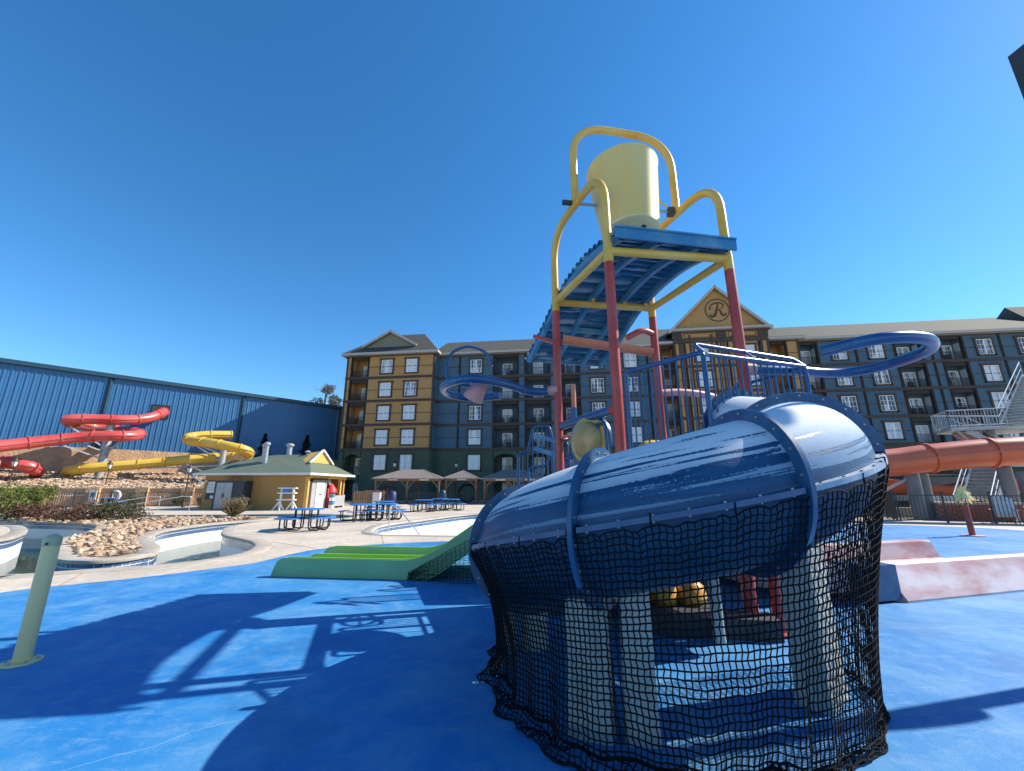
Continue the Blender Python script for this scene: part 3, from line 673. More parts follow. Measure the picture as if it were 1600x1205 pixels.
# emblem: ring and script letter
em = thing('x', (0, 0, 0), None, None); em.name = 'emblem'; em.parent = hotel; em.location = HW(31.85, 1.52, 23.55) - worldloc(hotel); em.rotation_euler = (0, 0, ha)
def eobj(name, strokes, widths):
    mb = MB()
    for st, wd in zip(strokes, widths):
        P = spline([Vector((x, 0, z)) for x, z in st], 6)
        n = len(P); rows = [[], [], [], []]
        for i, p in enumerate(P):
            t = (P[min(i + 1, n - 1)] - P[max(i - 1, 0)]).normalized(); q = Vector((-t.z, 0, t.x)); u = i / (n - 1)
            wv = (wd[0] * (1 - u) + wd[2] * u if len(wd) > 3 else 0) if False else (wd[0] + (wd[1] - wd[0]) * math.sin(math.pi * u))
            for r_, (sg, y) in enumerate(((1, -.04), (-1, -.04), (-1, .03), (1, .03))): rows[r_].append(p + q * wv / 2 * sg + Vector((0, y, 0)))
        mb.strip(rows + [rows[0]])
    o = bpy.data.objects.new(name, mb.mesh(name, 'trim')); COL.objects.link(o); o.parent = em
ring = [(1.45 * math.cos(a / 32 * 2 * math.pi), 1.5 * math.sin(a / 32 * 2 * math.pi)) for a in range(33)]
eobj('ring', [ring], [(.11, .11)])
eobj('letter', [
    [(.16, .92), (.02, .35), (-.14, -.15), (-.32, -.62), (-.62, -.86), (-.92, -.72), (-.88, -.48)],                 # stem and foot curl
    [(-.62, .22), (-.88, .12), (-.86, .5), (-.5, .84), (.05, 1.0), (.55, .95), (.78, .62), (.55, .25), (.1, .05)],   # bowl with lead-in
    [(.1, .05), (.34, -.1), (.44, -.5), (.66, -.74), (.95, -.62), (1.0, -.42)]], [(.06, .30), (.05, .16), (.07, .24)])

# ------------------------------------------------------------------ play tower
F_, R_, L_, B_ = Vector((1.23, 4.67, 0)), Vector((2.86, 4.86, 0)), Vector((.71, 6.16, 0)), Vector((2.36, 6.40, 0))
def up(p, z): return Vector((p.x, p.y, z))
e1 = (R_ - F_).normalized(); e2 = (L_ - F_).normalized(); PW = (R_ - F_).length
tower = thing('play_tower', up((F_ + R_ + L_ + B_) / 4, 0), 'tall water play tower with red posts, yellow arches and a curved blue corrugated canopy', 'play structure')
for p in (F_, R_, L_, B_):
    po = MB().lathe([(.061, 0), (.061, 4.3)], p, 20).build('post', 'red', tower, smooth=True)
    MB().lathe([(.062, 4.28), (.062, 4.5)], p, 20).build('post_sleeve', 'yellow', po, smooth=True)
    MB().lathe([(.13, 0), (.13, .02), (.065, .03)], p, 20).build('base_plate', 'red', po)
def ubeam(name, pts, r, m, parent=tower, n=14): return MB().tube(pts, r, n).build(name, m, parent, smooth=True)
for a, b in ((F_, R_), (F_, L_), (L_, B_), (R_, B_)): ubeam('crossbeam', [up(a, 4.45), up(b, 4.45)], .055, 'yellow')
AZ = 5.72
for a, b in ((L_, F_), (B_, R_)): ubeam('side_arch', rounded([up(a, 4.46), up(a, AZ), up(b, AZ), up(b, 4.46)], .55, 9), .058, 'yellow')
M1, M2 = (L_ + F_) / 2, (B_ + R_) / 2
ubeam('top_arch', rounded([up(M1, AZ), up(M1, 7.22), up(M2, 7.12), up(M2, AZ)], .62, 9), .058, 'yellow')
# canopy: corrugated sheet on curved rafters
CZ = [(p.x, p.z) for p in spline([Vector((a, 0, b)) for a, b in ((-.4, 4.58), (-.15, 4.65), (.4, 4.77), (.9, 4.79), (1.57, 4.67), (2.04, 4.46), (2.45, 4.25), (3.2, 3.93), (3.6, 3.75))], 8)]
def cz(s):
    for (a, za), (b, zb) in zip(CZ, CZ[1:]):
        if a <= s <= b: return za + (zb - za) * (s - a) / (b - a)
    return CZ[-1][1]
O_ = F_ + e1 * .08
def CP(a, s, dz=0): p = O_ + e1 * a + e2 * s; return Vector((p.x, p.y, cz(s) + dz - .04 * a))
WID = PW - .12; rows_t, rows_b = [], []
s = -.14
wave = [(0, 0), (.05, 0), (.07, .05), (.115, .05), (.13, 0)]
while s < 3.12:
    for ds, dz in wave[:-1]:
        rows_t.append([CP(WID * k / 4, s + ds, dz + .012) for k in range(5)]); rows_b.append([CP(WID * k / 4, s + ds, dz) for k in range(5)])
    s += .13
sh = MB(); sh.strip(rows_t); sh.strip([r_[::-1] for r_ in rows_b]); 
sh.strip([[r_[0] for r_ in rows_t], [r_[0] for r_ in rows_b]]); sh.strip([[r_[-1] for r_ in rows_b], [r_[-1] for r_ in rows_t]])
canopy = sh.build('canopy_sheet', mat('canopy_blue', (.014, .135, .25), .45, .2, 1.1, c2=(.33, .43, .48), thr=(.55, .58), stretch=(.7, 9, 1)), tower)
for a in (.05, .56, 1.10, WID - .06):
    mb = MB(); rows = [[], [], [], []]
    for k in range(26):
        s = -.1 + 3.2 * k / 25
        for r_, (da, dz) in zip(rows, ((-.03, -.005), (.03, -.005), (.03, -.11), (-.03, -.11))): r_.append(CP(a + da, s, dz))
    mb.strip(rows + [rows[0]]).build('rafter', 'blue_light', tower)
    for q in (1.53,): MB().bar(CP(a, q + .06, -.10), CP(a, q + .06, -.19), .07, .05).build('rafter_bracket', 'yellow', tower)
MB().bar(CP(-.07, -.16, -.03), CP(WID + .03, -.16, -.03), .03, .15).bar(CP(-.07, -.15, .045), CP(WID + .03, -.15, .045), .09, .025).build('canopy_fascia', 'blue_light', tower)
MB().bar(CP(0, 2.28, -.05), CP(WID, 2.28, -.05), .05, .09).build('canopy_batten', 'blue_light', tower)
MB().bar(CP(0, 3.12, -.02), CP(WID, 3.12, -.02), .02, .08).build('canopy_edge', 'blue_light', tower)
# orange trough and its arms between the two rear posts
d_ = (B_ - L_).normalized(); tr0, tr1 = up(L_ + d_ * .09, 3.84), up(B_ - d_ * .06, 3.70)
tb = MB(); rows = []
for k in range(13):
    a = math.pi * (1.0 + k / 12); 
    o = Vector((-d_.y, d_.x, 0)) * .085 * math.cos(a) + Vector((0, 0, .105 * math.sin(a))); rows.append([tr0 + o, tr1 + o])
tb.strip(rows); tb.strip([[p * 1 + Vector((0, 0, .012)) for p in r_][::-1] for r_ in rows]); tb.build('water_trough', 'orange', tower, smooth=True)
nb = Vector((-d_.y, d_.x, 0))
for p, sgn_, z in ((L_, -1, 3.74), (B_, -1, 3.62)):
    MB().bar(up(p, z), up(p + nb * .0 + d_ * .42 * (-1 if p is B_ else -1) * (1 if p is B_ else .9), z + .1), .05, .05).build('trough_arm', 'red', tower)
MB().tube(rounded([up(B_, 3.98), up(B_ - d_ * .25 - nb * .1, 4.02), up(B_ - d_ * .52 - nb * .1, 3.86)], .2), .05, 10).build('trough_arm', 'red', tower, smooth=True)
# decks
DZ = 1.5
N1, N2 = Vector((2.02, 4.12, 0)), Vector((3.47, 4.66, 0)); N3 = Vector((3.24, 5.7, 0))
dk = MB().prism([(F_.x, F_.y), (N1.x, N1.y), (N2.x, N2.y), (N3.x, N3.y), (B_.x, B_.y), (L_.x, L_.y)], DZ - .07, DZ); dk.build('deck_platform', 'blue_post', tower)
D2 = [(.3, 6.3), (2.36, 6.4), (3.2, 5.9), (4.2, 6.3), (3.9, 8.0), (2.3, 9.3), (.2, 9.2), (-.1, 7.5)]
MB().prism(D2, 1.13, 1.2).build('deck_platform', 'blue_post', tower)
for x, y in ((.3, 9.0), (2.3, 9.1), (3.8, 7.9), (4.1, 6.45), (2.1, 7.9)): MB().lathe([(.055, 0), (.055, 1.2)], (x, y, 0), 12).build('post', 'pink', tower, smooth=True)
# guard rails
def guard(path, zb, nb_, parent=tower, r=.024, rb=.009, name='guard_rail', m='blue_post', posts=True, bottom=True, br=.06):
    P = rounded([Vector(p) for p in path], br, 6); g_ = MB()
    if posts: P = rounded([up(Vector(path[0]), zb)] + [Vector(p) for p in path] + [up(Vector(path[-1]), zb)], br, 6)
    g_.tube(P, r, 12)
    a, b = up(Vector(path[0]), zb + .07), up(Vector(path[-1]), zb + .07)
    if bottom: g_.tube([a, b], r * .8, 10)
    o = g_.build(name, m, parent, smooth=True)
    tot = (b - a).length
    for k in range(nb_):
        u = (k + 1) / (nb_ + 1); q = a.lerp(b, u); best = None
        # height of the rail above q
        zt = zb + .5; hp = [Vector(p) for p in path]
        for i in range(len(hp) - 1):
            h0, h1 = (hp[i] - a).xy.dot((b - a).xy.normalized()) / tot, (hp[i + 1] - a).xy.dot((b - a).xy.normalized()) / tot
            if min(h0, h1) - 1e-6 <= u <= max(h0, h1) + 1e-6 and abs(h1 - h0) > 1e-6: zt = max(zt, hp[i].z + (hp[i + 1].z - hp[i].z) * (u - h0) / (h1 - h0))
        MB().tube([q, up(q, zt)], rb, 8).build('baluster', m, o, smooth=True)
    return o
NF = F_ + (N1 - F_).normalized() * .12
guard([up(NF, 2.82), up(N1, 2.90)], DZ, 11, r=.026)
guard([up(N1, 2.88), up(N2, 2.90)], DZ, 14, r=.026)
off = Vector((.10, -.28, 0)) * .0
MB().tube(rounded([up(N1, 2.90), up(N1, 3.0) + Vector((-.08, .03, 0)), up(N2, 3.0) + Vector((-.1, .03, 0)), up(N2, 2.9)], .06, 5), .024, 10).tube([up(N1.lerp(N2, .5), 2.9), up(N1.lerp(N2, .44), 3.0) + Vector((-.04, .03, 0))], .014, 8).build('handrail', 'blue_post', tower, smooth=True)
guard([up(N2, 2.90), up(N3, 2.92)], DZ, 12)
guard([up(R_ + Vector((.1, .1, 0)), 2.86), up(N3 + Vector((-.12, .35, 0)), 2.80)], DZ, 6)
# left side between L and F: thick pipe, panel with bubble window
ubeam('cross_pipe', [up(L_, 2.40) - e2 * .0, up(F_, 2.40)], .058, 'blue_post')
for p in (L_, F_): MB().tube([up(p, 2.40), up(p + (F_ + L_ - p * 2).normalized() * .12, 2.40)], .064, 12).build('pipe_collar', 'red', tower, smooth=True)
LF = L_ - F_
guard([up(F_ + LF * .18, 2.28), up(F_ + LF * .62, 2.28)], DZ, 3, r=.022)
guard([up(F_ + LF * .64, 2.26), up(F_ + LF * .70, 2.26), up(F_ + LF * .72, 1.92), up(F_ + LF * .88, 1.92)], DZ, 5, r=.022)
bc = up(F_ + LF * .42, 2.10); bn_ = (e1 * -.88 - e2 * .47).normalized(); qm = bn_.to_track_quat('Z', 'Y').to_matrix()
bw = MB().lathe([(.0, 0), (.305, 0), (.315, .02), (.305, .045), (.24, .05), (.235, .02), (0, .02)], bc, 32, qm).build('bubble_panel', mat('mustard_panel', (.45, .33, .06), .4, .1), tower, smooth=True)
MB().lathe([(.235, .03), (.225, .11), (.18, .18), (.10, .225), (0.0, .24)], bc, 28, qm).build('bubble_window', 'tan_panel', bw, smooth=True)
MB().lathe([(.32, -.02), (.345, -.02), (.345, .02), (.32, .02), (.32, -.02)], bc, 32, qm).build('bubble_rim', 'blue_post', bw, smooth=True)
# stair rails on the left and rear
guard([(.10, 6.92, 2.05), (.26, 6.86, 2.08), (.36, 6.83, 2.50), (.62, 6.76, 2.50), (.66, 6.74, 2.3)], .95, 6)
guard([(.30, 7.6, 1.85), (.62, 7.5, 1.9), (.75, 7.45, 2.3), (1.0, 7.4, 2.3)], .95, 5)
for z in (2.24, 2.02): MB().bar((.36, 6.80, z + .12), (.70, 6.62, z), .02, .07).build('stair_slat', 'blue_light', tower)
guard([(2.5, 6.55, 2.2), (4.1, 6.45, 2.2)], 1.2, 12)
guard([(3.9, 8.0, 2.2), (2.4, 9.2, 2.2)], 1.2, 12)
# pink water gutter behind post B
gp = spline([up(B_, 2.98), Vector((2.75, 6.50, 3.02)), Vector((3.2, 6.62, 3.0)), Vector((3.55, 6.78, 2.94))], 6)
MB().tube(gp, .06, 12).build('water_gutter', 'pink', tower, smooth=True)
ubeam('cross_pipe', [up(B_, 2.15) + Vector((0, 0, 0)), Vector((3.5, 6.3, 2.42))], .055, 'blue_post')
# play panel with orange wheel (rear)
pp = MB().tube(rounded([(2.2, 7.1, 1.2), (2.2, 7.1, 2.25), (3.0, 7.3, 2.25), (3.0, 7.3, 1.2)], .25, 8), .07, 10).build('panel_frame', mat('panel_yellow', (.6, .42, .06), .4), tower, smooth=True)
for i, (x, z) in enumerate(((2.45, 1.95), (2.72, 1.98), (2.58, 1.6))):
    MB().lathe([(0, -.06), (.15, -.06), (.15, .06), (0, .06)], (x, 7.12, z), 20, Matrix.Rotation(R(90), 3, 'X')).build('spinner_drum', 'orange', pp, smooth=True)
# valve post with hand wheel
vp = MB().tube([(.92, 5.98, .9), (.92, 5.98, 3.02)], .036, 12).build('valve_post', 'orange', tower, smooth=True)
MB().tube([(.92, 5.98, 2.36), (.92, 5.98, 2.66)], .038, 12).build('sleeve', 'blue_post', vp, smooth=True)
vw = MB().tube([(.92 + .19 * math.cos(a * math.pi / 12), 5.98 + .19 * math.sin(a * math.pi / 12), 2.22) for a in range(24)], .022, 8, closed=True)
for k in range(4): vw.tube([(.92, 5.98, 2.22), (.92 + .19 * math.cos(k * math.pi / 2 + .4), 5.98 + .19 * math.sin(k * math.pi / 2 + .4), 2.22)], .014, 6)
vw.build('hand_wheel', 'orange', vp, smooth=True)

# dumping bucket on its axle
bk0 = (M1 + M2) / 2
bucket = thing('dumping_bucket', up(bk0, 5.75), 'big pale yellow tipping water bucket hung under the topmost yellow arch', 'bucket')
tm = Matrix.Rotation(R(-4), 3, Vector((e1.x, e1.y, 0))) @ Matrix.Rotation(R(-2), 3, Vector((e2.x, e2.y, 0)))
MB().lathe([(.40, -.5), (.425, -.5), (.55, .62), (.565, .65), (.55, .66), (.53, .62), (.41, -.46), (0, -.46)], up(bk0, 5.78), 40, tm).build('bucket_body', 'bucket', bucket, smooth=True)
bb_ = MB().lathe([(0, -.56), (.36, -.56), (.425, -.53), (.43, -.50), (.40, -.49), (0, -.49)], up(bk0, 5.78), 40, tm).build('bucket_base', 'bucket_base', bucket, smooth=True)
MB().tube([up(bk0, 5.78) + tm @ Vector((.10, -.24, -.562)), up(bk0, 5.78) + tm @ Vector((.15, -.22, -.575))], .022, 8).build('drain_slot', 'black', bb_)
ax = (M2 - M1).normalized()
MB().tube([up(M1 - ax * .16, 5.74), up(M2 + ax * .02, 5.74)], .022, 10).build('axle', 'galv', bucket, smooth=True)
MB().tube([up(M1 - ax * .20, 5.74), up(M1 - ax * .06, 5.74)], .04, 8).build('axle_bearing', 'darkgrey', bucket)
MB().box(up(M2 - ax * .10, 5.74), (.10, .10, .12)).build('axle_bearing', 'wooddark', bucket)
MB().tube(spline([up(M2 - ax * .12, 5.80), up(M2 - ax * .3, 5.93), up(M2 - ax * .48, 5.86)], 6), .014, 8).build('counterweight_hoop', 'bucket', bucket, smooth=True)

# ------------------------------------------------------------------ tube slide
CX, CY, RHO, Z0, KZ, RT = 1.323, 3.99, 1.177, 1.4366, .306, .462
def hx(th, dr=0, dz=0):
    z = Z0 + KZ * (th + math.pi / 2)
    return Vector((CX + (RHO + dr) * math.cos(th), CY + (RHO + dr) * math.sin(th), z + dz))
slide = thing('tube_slide', (CX, CY, 0), 'big spiral enclosed tube slide in chalky faded blue, in the foreground', 'slide')
JT = [R(a) for a in (16, -33, -79, -125, -171, -217, -258)]
def section(t0, t1):
    nt_, na = 16, 48; rows_o, rows_i, uvs = [], [], []
    for i in range(nt_ + 1):
        t = t0 + (t1 - t0) * i / nt_; ro, ri = [], []
        for k in range(na + 1):
            a = 2 * math.pi * k / na
            ro.append(hx(t, RT * math.cos(a), RT * math.sin(a))); ri.append(hx(t, (RT - .012) * math.cos(a), (RT - .012) * math.sin(a)))
            uvs.append((t * RHO, math.sin(a), a))
        rows_o.append(ro); rows_i.append(ri)
    mb = MB(); mb.strip(rows_o); no = len(mb.v); mb.strip([r_[::-1] for r_ in rows_i])
    u1 = [(t, v if math.cos(a) > 0 else 2.0 - v if v > 0 else v) for t, v, a in uvs]
    mb.uv = u1 + u1
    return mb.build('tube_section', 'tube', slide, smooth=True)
def flange(t):
    mb = MB(); n = 48
    for dt in (0.0,):
        rr = [[], [], [], []]
        for k in range(n + 1):
            a = 2 * math.pi * k / n
            for r_, (rad, e_) in zip(rr, ((RT - .004, -.011), (RT + .075, -.011), (RT + .075, .011), (RT - .004, .011))): r_.append(hx(t + dt + e_ / RHO, rad * math.cos(a), rad * math.sin(a)))
        mb.strip(rr + [rr[0]])
    o = mb.build('flange', 'tubeflange', slide, smooth=True)
    bt = MB()
    for k in range(20):
        a = 2 * math.pi * (k + .5) / 20
        c = hx(t, (RT + .042) * math.cos(a), (RT + .042) * math.sin(a)); tn = Vector((-math.sin(t), math.cos(t), 0))
        bt.tube([c - tn * .026, c + tn * .026], .0085, 6)
    tag(bt.build('bolts', 'steel', o), kind='stuff'); return o
for i in range(len(JT) - 1):
    t0, t1 = JT[i + 1], JT[i]
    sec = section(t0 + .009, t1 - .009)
    for sd in (1, -1):
        rr = [[], [], [], []]
        for k in range(17):
            t = t0 + .02 + (t1 - t0 - .04) * k / 16
            for r_, (dr, dz) in zip(rr, ((.0, -.016), (.062, -.016), (.062, .016), (.0, .016))): r_.append(hx(t, sd * (RT - .006 + dr), dz))
        lip = MB().strip(rr + [rr[0]]).build('seam_lip', 'lip' if (i == 1 and sd == 1) else 'tubeflange', sec)
        bt = MB()
        for k in range(7):
            t = t0 + (t1 - t0) * (k + .5) / 7; c = hx(t, sd * (RT + .035), 0); bt.tube([c - Vector((0, 0, .024)), c + Vector((0, 0, .024))], .008, 6)
        tag(bt.build('bolts', 'steel', lip), kind='stuff')
for t in JT: flange(t)
# white fibreglass legs under the tube
def leg(x, y, wx, wy, z1, rz, name='support_leg', m='offwhite'):
    mb = MB(); n = 6; pr = []
    def ring(wx_, wy_, z):
        r_ = []
        for cx_, cy_, a0 in ((1, 1, 0), (-1, 1, 90), (-1, -1, 180), (1, -1, 270)):
            for k in range(4):
                a = R(a0 + 30 * k); q = .03; r_.append(Vector((cx_ * (wx_ / 2 - q) + q * math.cos(a), cy_ * (wy_ / 2 - q) + q * math.sin(a), z)))
        return [Matrix.Rotation(rz, 3, 'Z') @ p + Vector((x, y, 0)) for p in r_]
    rows = [ring(wx * 1.06, wy * 1.1, 0), ring(wx * 1.0, wy, .12), ring(wx * .97, wy, z1 * .6), ring(wx * .92, wy, z1)]
    rows = [r_ + r_[:1] for r_ in rows]; mb.strip(rows); k0 = len(mb.v); mb.add(rows[-1][:-1], [tuple(range(16))])
    return mb.build(name, m, slide, smooth=True)
leg(.50, 3.03, .28, .16, 1.0, R(-22)); leg(.80, 2.96, .20, .14, 1.0, R(-8)); leg(2.27, 3.46, .44, .22, 1.2, R(40))
leg(.62, 3.06, .09, .10, 1.0, R(-15), 'dark_gap_strip', 'darkgrey')  # charcoal strip filling the dark gap between the two front legs
leg(.22, 4.45, .24, .14, .62, R(20)); leg(2.08, 4.6, .10, .10, 1.3, 0); leg(-.02, 4.4, .16, .10, .6, R(60))
MB().bar((1.35, 5.0, .10), (2.75, 4.75, .10), .34, .2).build('step_platform', 'darkgrey', tower)
MB().lathe([(.10, 0), (.10, .03), (.075, .04), (.075, 1.0)], (2.62, 4.95, 0), 14).build('post', 'red', tower, smooth=True)
drm = thing('spinner_toy', (1.82, 5.42, 0), 'amber yellow rounded toy low on the pad under the deck, seen through the net', 'play toy')
for x in (-.42, 0, .42): MB().lathe([(0, 0), (.15, 0), (.19, .08), (.16, .2), (.08, .27), (0, .28)], (1.82 + x * .8, 5.42 + x * .0, .16), 18).build('drum', 'amber', drm, smooth=True)
MB().box((1.82, 5.42, .08), (1.15, .4, .16), 0).build('base', 'darkgrey', drm)

# ------------------------------------------------------------------ netting
def cord(mb, pts, r): mb.tube(pts, r, 4, cap=False)
def ground_rad(th):
    ks = [(-205, 1.44), (-178, 1.42), (-150, 1.44), (-129, 1.52), (-115, 1.50), (-90, 1.44), (-64, 1.40), (-37, 1.40), (0, 1.42), (20, 1.5)]
    d = math.degrees(th)
    for (a, ra_), (b, rb_) in zip(ks, ks[1:]):
        if a <= d <= b: return ra_ + (rb_ - ra_) * (d - a) / (b - a)
    return ks[0][1] if d < ks[0][0] else ks[-1][1]
net = thing('safety_net', (CX, CY, 0), 'black knotted safety net skirt hanging from the big blue tube slide to the ground', 'net')
nm = MB(); rn = random.Random(3)
NI, NJ = 168, 31
T0, T1 = R(-204), R(6); grid = []
for i in range(NI + 1):
    th = T0 + (T1 - T0) * i / NI; col_ = []; rt = RHO + RT + .055; zt = Z0 + KZ * (th + math.pi / 2) - .03
    sag = .02 * math.sin(i * .66) + .012 * math.sin(i * 1.6); 
    rb = ground_rad(th); zt = max(zt, .35)
    fold = (.03 * math.sin(i * .33) + .02 * math.sin(i * .78 + 1)) * (1 if th < R(-80) else .35)
    for j in range(NJ + 1):
        t = j / NJ; rr = rt + (rb - rt) * t - .075 * math.sin(math.pi * t) * (1 if th < R(-120) else .5) + fold * t * t
        z = zt * (1 - t) + .05 * t - abs(sag) * (1 - t) ** 6
        th2 = th + (.5 * (T1 - T0) / NI * (.45 if j % 2 else -.0)) + rn.gauss(0, .0011) + .012 * math.sin(t * 4 + i * .13) * t
        col_.append(Vector((CX + rr * math.cos(th2), CY + rr * math.sin(th2), z + rn.gauss(0, .002) + .006 * math.sin(i * .21 + j * .26))))
    # crumpled hem lying on the pad
    for j in range(1, 7):
        q_ = 1 if th < R(-95) else max(.15, 1 - (th - R(-95)) * 1.6); sp = .021 * j * q_; rr = rb + fold + sp + .02 * q_ * math.sin(i * .45 + j * .5)
        th2 = th + rn.gauss(0, .004); col_.append(Vector((CX + rr * math.cos(th2), CY + rr * math.sin(th2), max(.008, .07 * math.exp(-j * .35) * (1 + .8 * math.sin(i * .4 + j * 1.2)) + rn.uniform(0, .02)))))
    grid.append(col_)
for i in range(NI + 1): cord(nm, grid[i], .0044)
for j in range(0, NJ + 7): cord(nm, [grid[i][j] for i in range(NI + 1)], .0044 if j else .006)
nm.build('net_panel', 'net', net)
hm = MB(); cord(hm, [grid[i][NJ] + Vector((0, 0, .01)) for i in range(NI + 1)], .010); cord(hm, [grid[i][NJ + 6] for i in range(NI + 1)], .007); hm.build('hem_rope', 'net', net)
tie = MB()
for i in range(4, NI, 12): tie.tube([grid[i][0], grid[i][0] + Vector((0, 0, .07)), grid[i][0] + Vector((math.cos(T0 + (T1 - T0) * i / NI) * -.05, math.sin(T0 + (T1 - T0) * i / NI) * -.05, .06))], .006, 5)
tag(tie.build('net_ties', 'net', net), kind='stuff')

def flatnet(name, a, b, top, bot, label, step=.075, wob=.02):
    o = thing(name, tuple(Vector(a)), label, 'net'); mb = MB(); a, b = Vector(a), Vector(b); ln = (b - a).length; n = int(ln / step); g2 = []
    nn = Vector((-(b - a).y, (b - a).x, 0)).normalized()
    for i in range(n + 1):
        u = i / n; zt, zb_ = top(u), bot(u); m_ = max(2, int(1.3 / step)); col_ = []
        for j in range(m_ + 1):
            t = j / m_; p = a.lerp(b, u); col_.append(Vector((p.x, p.y, zt + (zb_ - zt) * t)) + nn * wob * math.sin(i * .5 + j * .3) + Vector((rn.gauss(0, .005), 0, rn.gauss(0, .005))))
        g2.append(col_)
    for c_ in g2: cord(mb, c_, .0036)
    for j in range(len(g2[0])): cord(mb, [c_[j] for c_ in g2], .0036)
    mb.build('net_panel', 'net', o); return o

# ------------------------------------------------------------------ spray arms
def spray_arm(name, pts, r, label, m='blue_post'):
    P = spline(pts, 8); o = thing(name, P[0], label, 'spray pipe'); MB().tube(P, r, 14).build('pipe', m, o, smooth=True); return o
ra_ = spray_arm('spray_pipe', [(2.9, 4.87, 2.93), (3.2, 4.88, 2.92), (3.57, 4.93, 2.93), (4.0, 5.03, 2.93), (4.32, 4.98, 2.93), (4.52, 4.65, 2.94), (4.50, 4.22, 2.95), (4.28, 3.95, 2.96), (4.0, 3.84, 2.96), (3.7, 3.84, 2.95), (3.5, 3.97, 2.94), (3.34, 4.18, 2.93)], .062, 'thick blue spray pipe curling into a loop to the right of the tower',)
MB().tube([(2.86, 4.86, 2.93), (3.0, 4.872, 2.928)], .075, 14).build('collar', 'pink', ra_, smooth=True)
la = spray_arm('spray_pipe', [(.68, 6.17, 2.98), (.5, 6.26, 2.97), (.25, 6.2, 2.97), (0, 5.96, 2.99), (-.27, 5.68, 2.99), (-.58, 5.53, 2.99), (-.88, 5.74, 2.99), (-1.06, 6.13, 2.99), (-1.0, 6.55, 2.99), (-.65, 6.78, 2.98), (-.19, 6.54, 2.97)], .062, 'thick blue spray pipe looping left of the tower under a thin arched pipe')
MB().tube([(.71, 6.16, 2.98), (.57, 6.2, 2.975)], .075, 14).build('collar', 'pink', la, smooth=True)
MB().tube(spline([(-.95, 5.9, 3.02), (-.98, 5.92, 3.3), (-.9, 5.95, 3.52), (-.66, 5.98, 3.62), (-.4, 6.0, 3.52), (-.3, 6.0, 3.32)], 6), .022, 10).build('thin_arch', 'blue_post', la, smooth=True)
cup = thing('tipping_cup', (-.5, 5.9, 2.95), 'small pink tipping cup hanging in the left spray loop', 'cup')
cm = Matrix.Rotation(R(28), 3, 'Y') @ Matrix.Rotation(R(20), 3, 'X')
MB().lathe([(0, .20), (.10, .20), (.155, -.16), (.135, -.15), (.08, .17), (0, .17)], (-.52, 5.95, 2.93), 24, cm).build('cup_body', 'pink', cup, smooth=True)
MB().tube([(-.9, 5.76, 2.98), (-.45, 5.97, 2.98), (-.22, 6.50, 2.97)], .015, 8).build('cup_axle', 'blue_post', cup)

# ------------------------------------------------------------------ green triple slide
gs = thing('lane_slide', (-2.5, 8.5, 0), 'green three-lane open slide running down to the blue pad on the left', 'slide')
def gprof(x):
    # bed height along the slide (x from the run-out end to the platform)
    if x < -1.9: return .06
    t = min(1, (x + 1.9) / .7); s_ = (x + 1.9); return .06 + (.21 * t * t if t < 1 else .21 + (s_ - .7) * .68)
xs = [-4.22 + 4.1 * k / 60 for k in range(61)]
def gy(x, w): return 7.80 - .155 * (x + 4.2) * .75 + w
def gwall(w, th, hgt, m, name, round_end=True):
    rows = [[], [], [], []]
    for x in xs:
        z = gprof(x); e = min(1, (x + 4.22) / .22) if round_end else 1; h = hgt * math.sqrt(max(0, 1 - (1 - e) ** 2)) if e < 1 else hgt
        zb = z - .15
        for r_, (dy, zz) in zip(rows, ((-th / 2, zb), (-th / 2, z + h), (th / 2, z + h), (th / 2, zb))): r_.append(Vector((x, gy(x, w) + dy, max(zz, .006))))
    MB().strip(rows + [rows[0]]).build(name, m, gs, smooth=False)
gwall(0, .07, .25, 'green', 'side_wall'); gwall(2.0, .07, .18, 'green', 'side_wall')
gwall(.68, .05, .13, 'lime', 'lane_divider'); gwall(1.34, .05, .13, 'lime', 'lane_divider')
MB().strip([[Vector((x, gy(x, .03), gprof(x) * (1 if x > -4.0 else .8))) for x in xs], [Vector((x, gy(x, 1.97), gprof(x) * (1 if x > -4.0 else .8))) for x in xs]]).build('slide_bed', 'lime', gs)
tr_ = MB()
for w_, h_ in ((0, .252), (2.0, .182)): tr_.tube([Vector((x, gy(x, w_), gprof(x) + h_)) for x in xs[4:]], .018, 8)
tr_.build('top_rail', 'lime', gs, smooth=True)
flatnet('ground_net', (-1.75, 7.45, 0), (.1, 7.0, 0), lambda u: .12 + 1.0 * u, lambda u: .01, 'black net hanging under the rising part of the green slide')

# ------------------------------------------------------------------ faded pink slide on the right
ps = thing('lane_slide', (7, 7.3, 0), 'faded pink wide slide run-out with flared walls to the right of the net', 'slide')
pd = Vector((.964, .266, 0)); pn = Vector((-.266, .964, 0)); p0 = Vector((5.33, 6.05, 0))
def PS(a, b, z): q = p0 + pd * a + pn * b; return Vector((q.x, q.y, z))
def pwall(b0, sg, a0, a1, nm, endcut=True):
    # flared skirt outside, vertical rounded inside
    prof = [(-.0, .0), (.0, .03), (.20, .44), (.235, .475), (.28, .475), (.30, .44), (.31, .12), (.31, .0)]
    rows = [[] for _ in prof]; n = 24
    for k in range(n + 1):
        a = a0 + (a1 - a0) * k / n
        h = 1.0
        if endcut and a > a1 - .35: h = math.sqrt(max(0, 1 - ((a - (a1 - .35)) / .35) ** 2)) * .97 + .03
        for r_, (o, z) in zip(rows, prof): r_.append(PS(a + (.0 if k else (.28 if False else .1 * (o > .1) * -1)), b0 + sg * o, z * h))
    mb = MB().strip(rows)
    mb.add([r_[0] for r_ in rows], [tuple(range(len(rows)))[::-1]]); mb.add([r_[-1] for r_ in rows], [tuple(range(len(rows)))])
    return mb.build(nm, 'pinkslide', ps)
